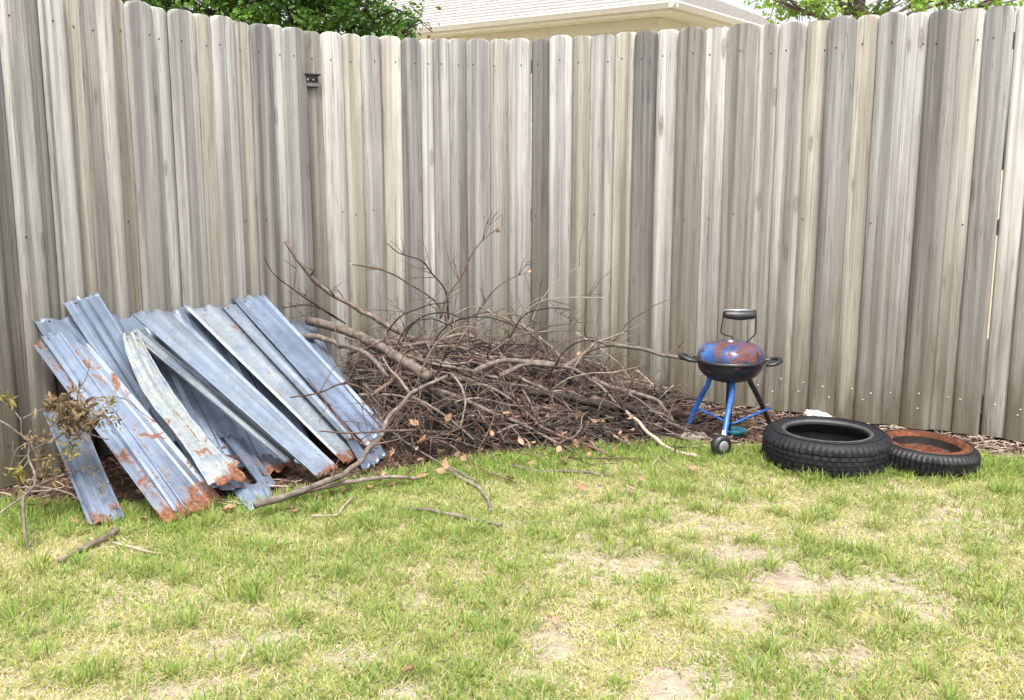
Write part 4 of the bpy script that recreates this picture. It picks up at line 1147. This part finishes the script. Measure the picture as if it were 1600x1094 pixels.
# wire bail on the lid with a thick black grip
zt = zr + .105
top = gp(1152, 486, 5.66).z
b = MB()
w1, w0 = -.048, .140
q = spline([(.010, 0, zt), (.005, 0, zt + .03), (-.03, 0, zt + .042), (-.053, 0, zt + .052), (-.058, 0, zt + .075), (-.050, 0, top - .045), (-.046, 0, top - .004), (-.02, 0, top + .006)], .008)
b.tube(q, .0048, 8)
q = spline([(.085, 0, zt - .008), (.105, 0, zt + .015), (.134, 0, zt + .045), (.139, 0, zt + .075), (.136, 0, top - .02), (.128, 0, top + .003), (.11, 0, top + .006)], .008)
b.tube(q, .0048, 8)
b.build('bail', M['black'], grill, True)
MB().tube([(-.045, -.004, top - .016), (-.035, -.005, top - .020), (.04, -.006, top - .026), (.12, -.005, top - .022), (.133, -.004, top - .018)], [.016, .023, .028, .024, .016], 14).build('grip', M['black'], grill, True)
MB().tube([(-.047, 0, top + .004), (.045, 0, top + .005), (.136, 0, top + .003)], .006, 8).build('grip_bar', M['chrome'], grill, True)
MB().lathe([(.020, zt - .003), (.020, zt + .012), (.012, zt + .016), (.0001, zt + .016)], 20, Matrix.Translation((-.002, 0, 0))).build('lid_vent', M['chrome'], grill, True)
def leg(pts, r, mat, foot=None, burn=0.0):
    b = MB(); q = spline(pts, .03); b.tube(q, r * 1.15, 10)
    l = b.build('leg', mat, grill, True); l['burn'] = burn; l['rust'] = -2.0
    return l
zb = zr - .085
fl = on_z(1073, 678) - Vector((GX, GY, 0)); fr = on_z(1206, 672) - Vector((GX, GY, 0)); ff = on_z(1126, 712) - Vector((GX, GY, 0))
lg = leg([(-.115, -.02, zb + .01), (-.128, -.025, zb - .05), (fl.x * .42 - .128 * .58, fl.y * .45, .21), (fl.x, fl.y, .03)], .013, M['leg_blue'], burn=-.2)
MB().tube([(fl.x, fl.y, .045), (fl.x - .004, fl.y, .0)], [.0155, .0165], 10).build('foot_cap', M['white'], lg, True)
lg = leg([(.098, -.01, zb + .01), (.118, -.015, zb - .04), (fr.x * .5 + .118 * .5, fr.y * .5, .19), (fr.x, fr.y, .01)], .0135, M['black'])
lg = leg([(.0, -.075, zr - .11), (-.003, -.095, zr - .16), (ff.x * .45, ff.y * .62, .20), (ff.x + .006, ff.y, .045)], .0135, M['leg_blue'], burn=-.25)
MB().tube([(ff.x * .72, ff.y * .82, .122), (ff.x + .008, ff.y - .001, .05)], [.0145, .0145], 10).build('leg_sleeve', M['white'], lg, True)
lg2 = leg([(.012, .04, zr - .11), (.014, .05, .2), (.016, .06, .012)], .017, M['black'])
# wheel-like black foot on the front leg
wm = Matrix.Translation((ff.x, ff.y, .058)) @ Matrix.Rotation(R(25), 4, 'Z') @ Matrix.Rotation(R(90), 4, 'X')
wh = MB().lathe([(.012, -.026), (.046, -.026), (.058, -.016), (.061, 0), (.058, .016), (.046, .026), (.012, .026)], 32, wm, True).build('wheel', M['black'], grill, True)
MB().lathe([(.0001, .031), (.024, .031), (.032, .025), (.032, -.025), (.024, -.031), (.0001, -.031)], 24, wm).build('hub', M['hub_grey'], wh, True)
b = MB(); zz = .135
q = spline([(fl.x + .045, fl.y * .55, .17), (-.06, -.05, .135), (-.01, -.10, .118)], .03); b.tube(q, .0075, 8)
b.build('brace', M['leg_blue'], grill, True)
b = MB(); q = spline([(.0, -.10, .115), (.08, -.06, .135), (fr.x - .035, fr.y * .7, .15)], .03); b.tube(q, .0075, 8); b.build('brace', M['leg_blue'], grill, True)
# teal dish on the mulch behind the front leg
tp = on_z(1148, 682)
dish = tag(empty('teal_dish', tp), 'small teal plastic dish on the mulch under the grill', 'dish')
MB().lathe([(.0001, .006), (.040, .006), (.062, .030), (.066, .044), (.062, .047), (.056, .040), (.036, .014), (.0001, .014)], 32, None).build('dish_body', M['teal'], dish, True)
bevel(MB().box((.042, -.058, .022), (.016, .012, .015), Matrix.Rotation(R(35), 3, 'Z')).build('spout', M['black'], dish), .004)
st = tag(mesh_obj('paving_stone', [], [], M['concrete']), 'flat grey stone beside the left leg of the grill', 'stone')
bm = bmesh.new(); bmesh.ops.create_cube(bm, size=1.0); bmesh.ops.subdivide_edges(bm, edges=bm.edges[:], cuts=3, use_grid_fill=True)
for v in bm.verts:
    n_ = v.co.normalized(); v.co = v.co.lerp(n_ * .55, .3); v.co += n_ * .03 * noise.noise(v.co * 3)
    v.co = Vector((v.co.x * .16, v.co.y * .11, v.co.z * .03 + .006))
bm.to_mesh(st.data); bm.free(); st.location = on_z(1084, 684)
st.data.polygons.foreach_set('use_smooth', [True] * len(st.data.polygons))

# ------------------------------------------------------------------ tyres
def tyre(label, cpx, cpy, Rr, Wd, hole, tilt, rimmed, zlift=0.0):
    c = on_z(cpx, cpy)
    root = tag(empty('tyre', (c.x, c.y, zlift)), label, 'tyre', None)
    root.rotation_euler = (R(tilt[0]), R(tilt[1]), R(tilt[2]))
    h = Wd / 2
    nseg = 180
    # one cross-section with circumferential grooves; shoulders carry lugs
    prof = [(hole, .012), (hole - .004, .02), (hole + .006, .006), (hole + .03, .001), (Rr * .80, -.006), (Rr * .90, .002), (Rr * .955, .014), (Rr * .985, .028)]
    tread = []
    zt_, zb_ = .030, Wd - .030
    ng = 4
    for g in range(ng + 1):
        z0 = zt_ + (zb_ - zt_) * g / (ng + 1); z1 = zt_ + (zb_ - zt_) * (g + 1) / (ng + 1)
        tread += [(Rr, z0 + .003), (Rr, z1 - .005)]
        if g < ng: tread += [(Rr - .007, z1 - .004), (Rr - .007, z1 + .002)]
    outer = prof + tread + [(r, Wd - z) for r, z in prof[::-1]]
    inner = [(hole + .015, Wd - .028), (Rr * .80, Wd - .03), (Rr * .93, h), (Rr * .80, .03), (hole + .015, .028)]
    full = outer + inner
    m = len(full); vs, fs = [], []
    for k in range(nseg):
        w = 2 * math.pi * k / nseg
        lug = (k % 3 == 0)
        for i_, (r, z) in enumerate(full):
            rr_ = r
            if i_ < len(outer) and r > Rr * .945 and (z < .075 or z > Wd - .075) and lug: rr_ -= .009
            elif i_ < len(outer) and abs(r - Rr) < 1e-6 and (k + 2 * int(z * 40)) % 4 == 0: rr_ -= .005
            sag = 1.0
            vs.append((rr_ * math.cos(w), rr_ * math.sin(w), z))
    for k in range(nseg):
        k2 = (k + 1) % nseg
        for i_ in range(m):
            j = (i_ + 1) % m
            fs.append((k * m + i_, k * m + j, k2 * m + j, k2 * m + i_))
    body = mesh_obj('carcass', vs, fs, M['tyre_rusty' if rimmed else 'tyre'], root, True)
    body.data.set_sharp_from_angle(angle=R(40))
    bd = MB().lathe([(hole - .004, Wd - .014), (hole + .004, Wd - .002), (hole + .014, Wd + .002), (hole + .022, Wd - .004), (hole + .016, Wd - .02)], 72, None, True).build('bead', M['bead_grey' if not rimmed else 'rust'], root, True)
    for rr_ in (Rr * .86, Rr * .80):
        MB().lathe([(rr_ - .003, Wd + .002), (rr_, Wd + .0075), (rr_ + .003, Wd + .002)], 72, None, True).build('sidewall_ring', M['tyre_rusty' if rimmed else 'tyre'], root, True)
    if rimmed:
        rim_p = [(hole + .034, Wd + .000), (hole + .030, Wd + .008), (hole + .006, Wd + .006), (hole - .010, Wd - .014), (hole - .014, Wd - .05), (hole - .022, Wd - .07), (hole - .024, Wd - .060), (hole - .03, Wd - .064), (hole - .055, Wd - .046), (.075, Wd - .050), (.06, Wd - .034), (.035, Wd - .032), (.034, Wd - .08)]
        rm_ = MB().lathe(rim_p[:4], 72).build('rim', M['rust'], root, True)
        MB().lathe(rim_p[3:8], 72).build('barrel', M['barrel'], rm_, True)
        MB().lathe(rim_p[7:], 72).build('disc', M['rust'], rm_, True)
        for k in range(5):
            w = 2 * math.pi * k / 5 + .3
            MB().lathe([(.0001, .012), (.008, .012), (.009, 0), (.009, -.012)], 6, Matrix.Translation((.048 * math.cos(w), .048 * math.sin(w), Wd - .039))).build('wheel_nut', M['rust'], rm_)
        for k in range(9):
            w = 2 * math.pi * k / 9
            bevel(MB().box(((hole - .052) * math.cos(w), (hole - .052) * math.sin(w), Wd - .050), (.010, .016, .006), Matrix.Rotation(w, 3, 'Z')).build('rim_slot', M['nail_dark'], rm_), .002)
    return root
tyre('large black car tyre lying flat on the grass, empty in the middle', 1289, 722, .332, .188, .216, (0, .5, 0), False, -.012)
tyre('smaller black tyre with a rusted orange wheel rim, half behind the larger tyre', 1443, 727, .27, .12, .183, (2.0, 3.0, 15), True, .004)
leaf(on_z(1292, 712, .05), 'tan dry leaf lying inside the large tyre', None, False, .8)
# white plastic scrap against the fence
wp = on_z(1278, 660)
bm = bmesh.new(); bmesh.ops.create_icosphere(bm, subdivisions=4, radius=1.0)
for v in bm.verts:
    n_ = v.co.normalized()
    v.co = Vector((n_.x * .085, n_.y * .04, n_.z * .028)) * (1 + .28 * noise.noise(n_ * 2.1 + Vector((3, 1, 5))) + .12 * noise.noise(n_ * 6))
    v.co.z += .04 - .22 * v.co.x
    v.co.z = max(v.co.z, .0)
me = bpy.data.meshes.new('plastic_scrap'); bm.to_mesh(me); bm.free(); me.materials.append(M['white'])
me.polygons.foreach_set('use_smooth', [True] * len(me.polygons))
ws = link(bpy.data.objects.new('plastic_scrap', me)); ws.location = (wp.x, wp.y, .005)
tag(ws, 'crumpled white plastic scrap by the fence behind the large tyre', 'plastic scrap')

# ------------------------------------------------------------------ mulch, netting, grass
mb = MB()
def bed_point():
    while True:
        X = random.uniform(-2.7, 3.2)
        yf, yb = bed_edge(X), fence_y(X)
        if yb - yf < .02: continue
        Y = random.uniform(yf - .04, yb - .01)
        if random.random() < .55 and -1.3 < X < .8 and mound(X, Y) > .2: continue
        return X, Y
for i in range(7500):
    X, Y = bed_point()
    L, w, hh = random.uniform(.008, .03), random.uniform(.003, .009), random.uniform(.0015, .004)
    rm = (Matrix.Rotation(random.uniform(0, 6.28), 3, 'Z') @ Matrix.Rotation(random.gauss(0, .35), 3, 'Y') @ Matrix.Rotation(random.gauss(0, .3), 3, 'X'))
    mb.box((X, Y, ground_h(X, Y) + hh + random.uniform(0, .016)), (L, w, hh), rm)
tag(mb.build('mulch', M['mulch']), 'brown bark mulch along the foot of the fence', 'mulch', None, 'stuff')
sb = MB()
for i in range(520):
    X, Y = bed_point()
    if X < .55 and random.random() < .6: continue
    L = random.uniform(.03, .11); az = random.gauss(0, .8)
    q = [Vector((X + math.cos(az) * L * s + random.gauss(0, .008), Y + math.sin(az) * L * s + random.gauss(0, .012), ground_h(X, Y) + .018 + random.uniform(0, .014))) for s in (-1, -.4, .2, .7, 1)]
    sb.tube(spline(q, .02), random.uniform(.0012, .0022), 4, False)
tag(sb.build('straw_litter', M['straw']), 'pale straw strands strewn over the mulch', 'straw', None, 'stuff')
# grass ---------------------------------------------------------------------------------------------
BARE = [(960, 885, 90, 30), (1010, 880, 60, 22), (1240, 905, 120, 28), (1390, 912, 70, 22), (860, 985, 55, 32), (560, 1028, 50, 20), (1170, 960, 60, 30), (870, 1020, 60, 25), (360, 1010, 35, 18), (1440, 945, 60, 30), (1040, 1070, 60, 25), (1340, 1030, 40, 30), (270, 1080, 40, 16),
        (830, 1060, 60, 30), (1130, 870, 80, 20), (640, 1090, 60, 14), (420, 1000, 30, 14)]
def bare(px, py):
    s = 0.0
    for cx, cy, rx, ry in BARE:
        d = ((px - cx) / rx) ** 2 + ((py - cy) / ry) ** 2
        s = max(s, math.exp(-d * .9))
    return s
OBST = []      # places where nothing grows: under tyres, sheets
tuft_x, tuft_y, tuft_g, tuft_h, tuft_n, tuft_r = [], [], [], [], [], []
def add_tuft(x, y, g, h, n, r):
    tuft_x.append(x); tuft_y.append(y); tuft_g.append(g); tuft_h.append(h); tuft_n.append(n); tuft_r.append(r)
tyre_c = [(on_z(1289, 722), .30), (on_z(1443, 727), .24)]
def blocked(x, y):
    return any((x - c.x) ** 2 + (y - c.y) ** 2 < r * r for c, r in tyre_c)
ntry = 118000
for i in range(ntry):
    x = random.uniform(-4.0, 4.0); y = random.uniform(1.9, 6.2)
    be = bed_edge(x)
    if y > be + .05 or blocked(x, y): continue
    if abs(x) > y * .56 + .75: continue
    px, py = to_px((x, y, 0))
    d = be - y                                # distance from the bed
    bz = bare(px, py)
    n1 = noise.noise(Vector((x * 1.1, y * 1.1, 7.7))); n2 = noise.noise(Vector((x * 4.3, y * 4.3, 1.7)))
    near_bed = max(0, 1 - d / .45)
    left = max(0, min(1, (-x + .6) / 2.2))
    dens = .86 + .40 * near_bed + .32 * left + .45 * n1 + .35 * n2 - bz * .78 - .16 * max(0, min(1, (x + .3) / 1.2)) * (1 - near_bed)
    if random.random() > dens: continue
    # green share: lush near the bed and at left, straw in the dry patches
    g = .20 + .60 * near_bed + .10 * left + .55 * noise.noise(Vector((x * 1.7 + 9, y * 1.7, 2.2))) + .3 * noise.noise(Vector((x * 6, y * 6, 4.4)))
    g = min(1, max(0.03, g))
    h = random.uniform(.022, .05) * (1 - .35 * bz) * (.75 + .5 * g)
    add_tuft(x, y, g, h, random.randint(6, 12), random.uniform(.012, .035))
# bold clumps
for i in range(1000):
    x = random.uniform(-3.2, 3.2); y = random.uniform(1.9, 5.6)
    be = bed_edge(x)
    if y > be - .02 or blocked(x, y) or abs(x) > y * .56 + .7: continue
    px, py = to_px((x, y, 0))
    if random.random() < bare(px, py) * .75: continue
    add_tuft(x, y, random.uniform(.5, .95), random.uniform(.04, .08), random.randint(24, 80), random.uniform(.02, .065))
# tall grass against tyres and sheets
for cpt, r in tyre_c:
    for k in range(150):
        w = random.uniform(0, 6.28); rr_ = r + random.uniform(.015, .07)
        add_tuft(cpt.x + rr_ * math.cos(w), cpt.y + rr_ * math.sin(w), random.uniform(.75, 1), random.uniform(.04, .08), 9, .02)
tx, ty, tg, th, tr = map(np.array, (tuft_x, tuft_y, tuft_g, tuft_h, tuft_r)); tn = np.array(tuft_n)
idx = np.repeat(np.arange(len(tx)), tn)
nb = len(idx)
az = rng.uniform(0, 2 * np.pi, nb); rr = np.sqrt(rng.uniform(0, 1, nb)) * tr[idx]
bx_ = tx[idx] + rr * np.cos(az); by_ = ty[idx] + rr * np.sin(az)
is_g = rng.uniform(0, 1, nb) < (tg[idx] * .95)
L = th[idx] * rng.uniform(.6, 1.35, nb) * np.where(is_g, 1.0, .85)
lean = np.clip(rng.normal(.35, .28, nb) + rr / (tr[idx] + 1e-6) * .45 + np.where(is_g, 0, .45), .02, 1.45)
daz = az + rng.normal(0, .7, nb)
dirx, diry = np.cos(daz), np.sin(daz)
wd = rng.uniform(.0013, .0026, nb) * np.where(is_g, 1.05, .8)
faz = daz + np.pi / 2 + rng.normal(0, .5, nb)
wx, wy = np.cos(faz) * wd, np.sin(faz) * wd
bz_ = np.full(nb, -.006)
V = np.empty((nb, 7, 3))
for k, (f, wf) in enumerate(((0, 1.0), (.4, .9), (.75, .6))):
    ang = lean * (0.55 + .75 * f)
    cx = bx_ + dirx * L * f * np.sin(ang); cy = by_ + diry * L * f * np.sin(ang); cz = bz_ + L * f * np.cos(ang)
    V[:, 2 * k] = np.stack([cx - wx * wf, cy - wy * wf, cz], 1); V[:, 2 * k + 1] = np.stack([cx + wx * wf, cy + wy * wf, cz], 1)
ang = lean * 1.3
V[:, 6] = np.stack([bx_ + dirx * L * np.sin(ang), by_ + diry * L * np.sin(ang), np.maximum(bz_ + L * np.cos(ang), -.002)], 1)
hue = rng.uniform(0, 1, nb)[:, None]; th_ = rng.uniform(0, 1, len(tx))[idx][:, None]
gcol = np.array([.15, .245, .045]) * (1 - hue) + np.array([.31, .41, .08]) * hue
gcol = gcol * (1 - .5 * th_) + np.array([.20, .32, .11]) * .5 * th_
scol = np.array([.50, .43, .22]) * (1 - hue) + np.array([.66, .58, .38]) * hue
ycol = np.array([.34, .38, .08]) * (1 - hue) + np.array([.48, .49, .16]) * hue
mid_ = (rng.uniform(0, 1, nb) < .42)[:, None]
colr = np.where(is_g[:, None], np.where(mid_ & (th_ > .25), ycol * .8, gcol), np.where(mid_, ycol, scol))
me = bpy.data.meshes.new('grass')
me.vertices.add(nb * 7); me.vertices.foreach_set('co', V.ravel())
me.loops.add(nb * 11); me.polygons.add(nb * 3)
base = np.arange(nb)[:, None] * 7
me.loops.foreach_set('vertex_index', (base + np.array([[0, 1, 3, 2, 2, 3, 5, 4, 4, 5, 6]])).ravel().astype(np.int32))
ls = np.arange(nb)[:, None] * 11 + np.array([[0, 4, 8]])
me.polygons.foreach_set('loop_start', ls.ravel().astype(np.int32))
me.update(calc_edges=True)
a = me.attributes.new('col', 'FLOAT_COLOR', 'POINT')
c4 = np.ones((nb, 7, 4)); c4[:, :, :3] = colr[:, None, :]
a.data.foreach_set('color', c4.ravel())
me.materials.append(M['grass'])
gr = link(bpy.data.objects.new('grass', me))
tag(gr, 'patchy lawn of green tufts and straw-coloured dry grass', 'grass', None, 'stuff')
print('blades', nb)
# thatch: dead blades lying flat on the bare soil
lb = MB()
for i in range(9000):
    x = random.uniform(-2.6, 2.6); y = random.uniform(2.2, 5.4)
    if y > bed_edge(x) or abs(x) > y * .56 + .6 or blocked(x, y): continue
    L = random.uniform(.012, .045); az_ = random.uniform(0, 6.28); cx, sx_ = math.cos(az_), math.sin(az_); w = random.uniform(.0007, .0016)
    z = ground_h(x, y)
    k = random.uniform(-.4, .4) * L
    p = [(x - cx * L, y - sx_ * L, z + .003), (x - sx_ * k, y + cx * k, z + random.uniform(.004, .014)), (x + cx * L, y + sx_ * L, z + .003)]
    lb.add([(p[0][0], p[0][1], p[0][2]), (p[1][0] - sx_ * w, p[1][1] + cx * w, p[1][2]), (p[1][0] + sx_ * w, p[1][1] - cx * w, p[1][2]), p[2]], [(0, 2, 1), (1, 2, 3)])
tag(lb.build('thatch', M['straw']), 'dead straw blades lying flat on the bare lawn soil', 'thatch', None, 'stuff')
# crumbs of soil and small stones on the bare ground
cb = MB()
for i in range(2600):
    x = random.uniform(-2.2, 2.4); y = random.uniform(2.2, 5.0)
    if y > bed_edge(x) or abs(x) > y * .56 + .6: continue
    r_ = random.uniform(.0015, .006)
    cb.box((x, y, ground_h(x, y) + r_ * .4), (r_, r_ * random.uniform(.5, 1), r_ * .6), Matrix.Rotation(random.uniform(0, 3), 3, Vector((random.random(), random.random(), 1)).normalized()))
tag(cb.build('soil_crumbs', M['crumb']), 'small brown soil crumbs and grit on the bare lawn', 'soil', None, 'stuff')
# pebbles
for i, (x, y) in enumerate([(1486, 1087), (1290, 960), (1172, 1032), (1395, 905)]):
    bm = bmesh.new(); bmesh.ops.create_icosphere(bm, subdivisions=2, radius=.011)
    for v in bm.verts: v.co *= 1 + .35 * noise.noise(v.co * 90 + Vector((i, 0, 0))); v.co.z *= .6
    me = bpy.data.meshes.new('pebble'); bm.to_mesh(me); bm.free(); me.materials.append(M['concrete'])
    me.polygons.foreach_set('use_smooth', [True] * len(me.polygons))
    o = link(bpy.data.objects.new('pebble', me)); o.location = on_z(x, y, .002)
    tag(o, 'small pale pebble lying on the lawn', 'pebble', 'pebbles on the lawn')
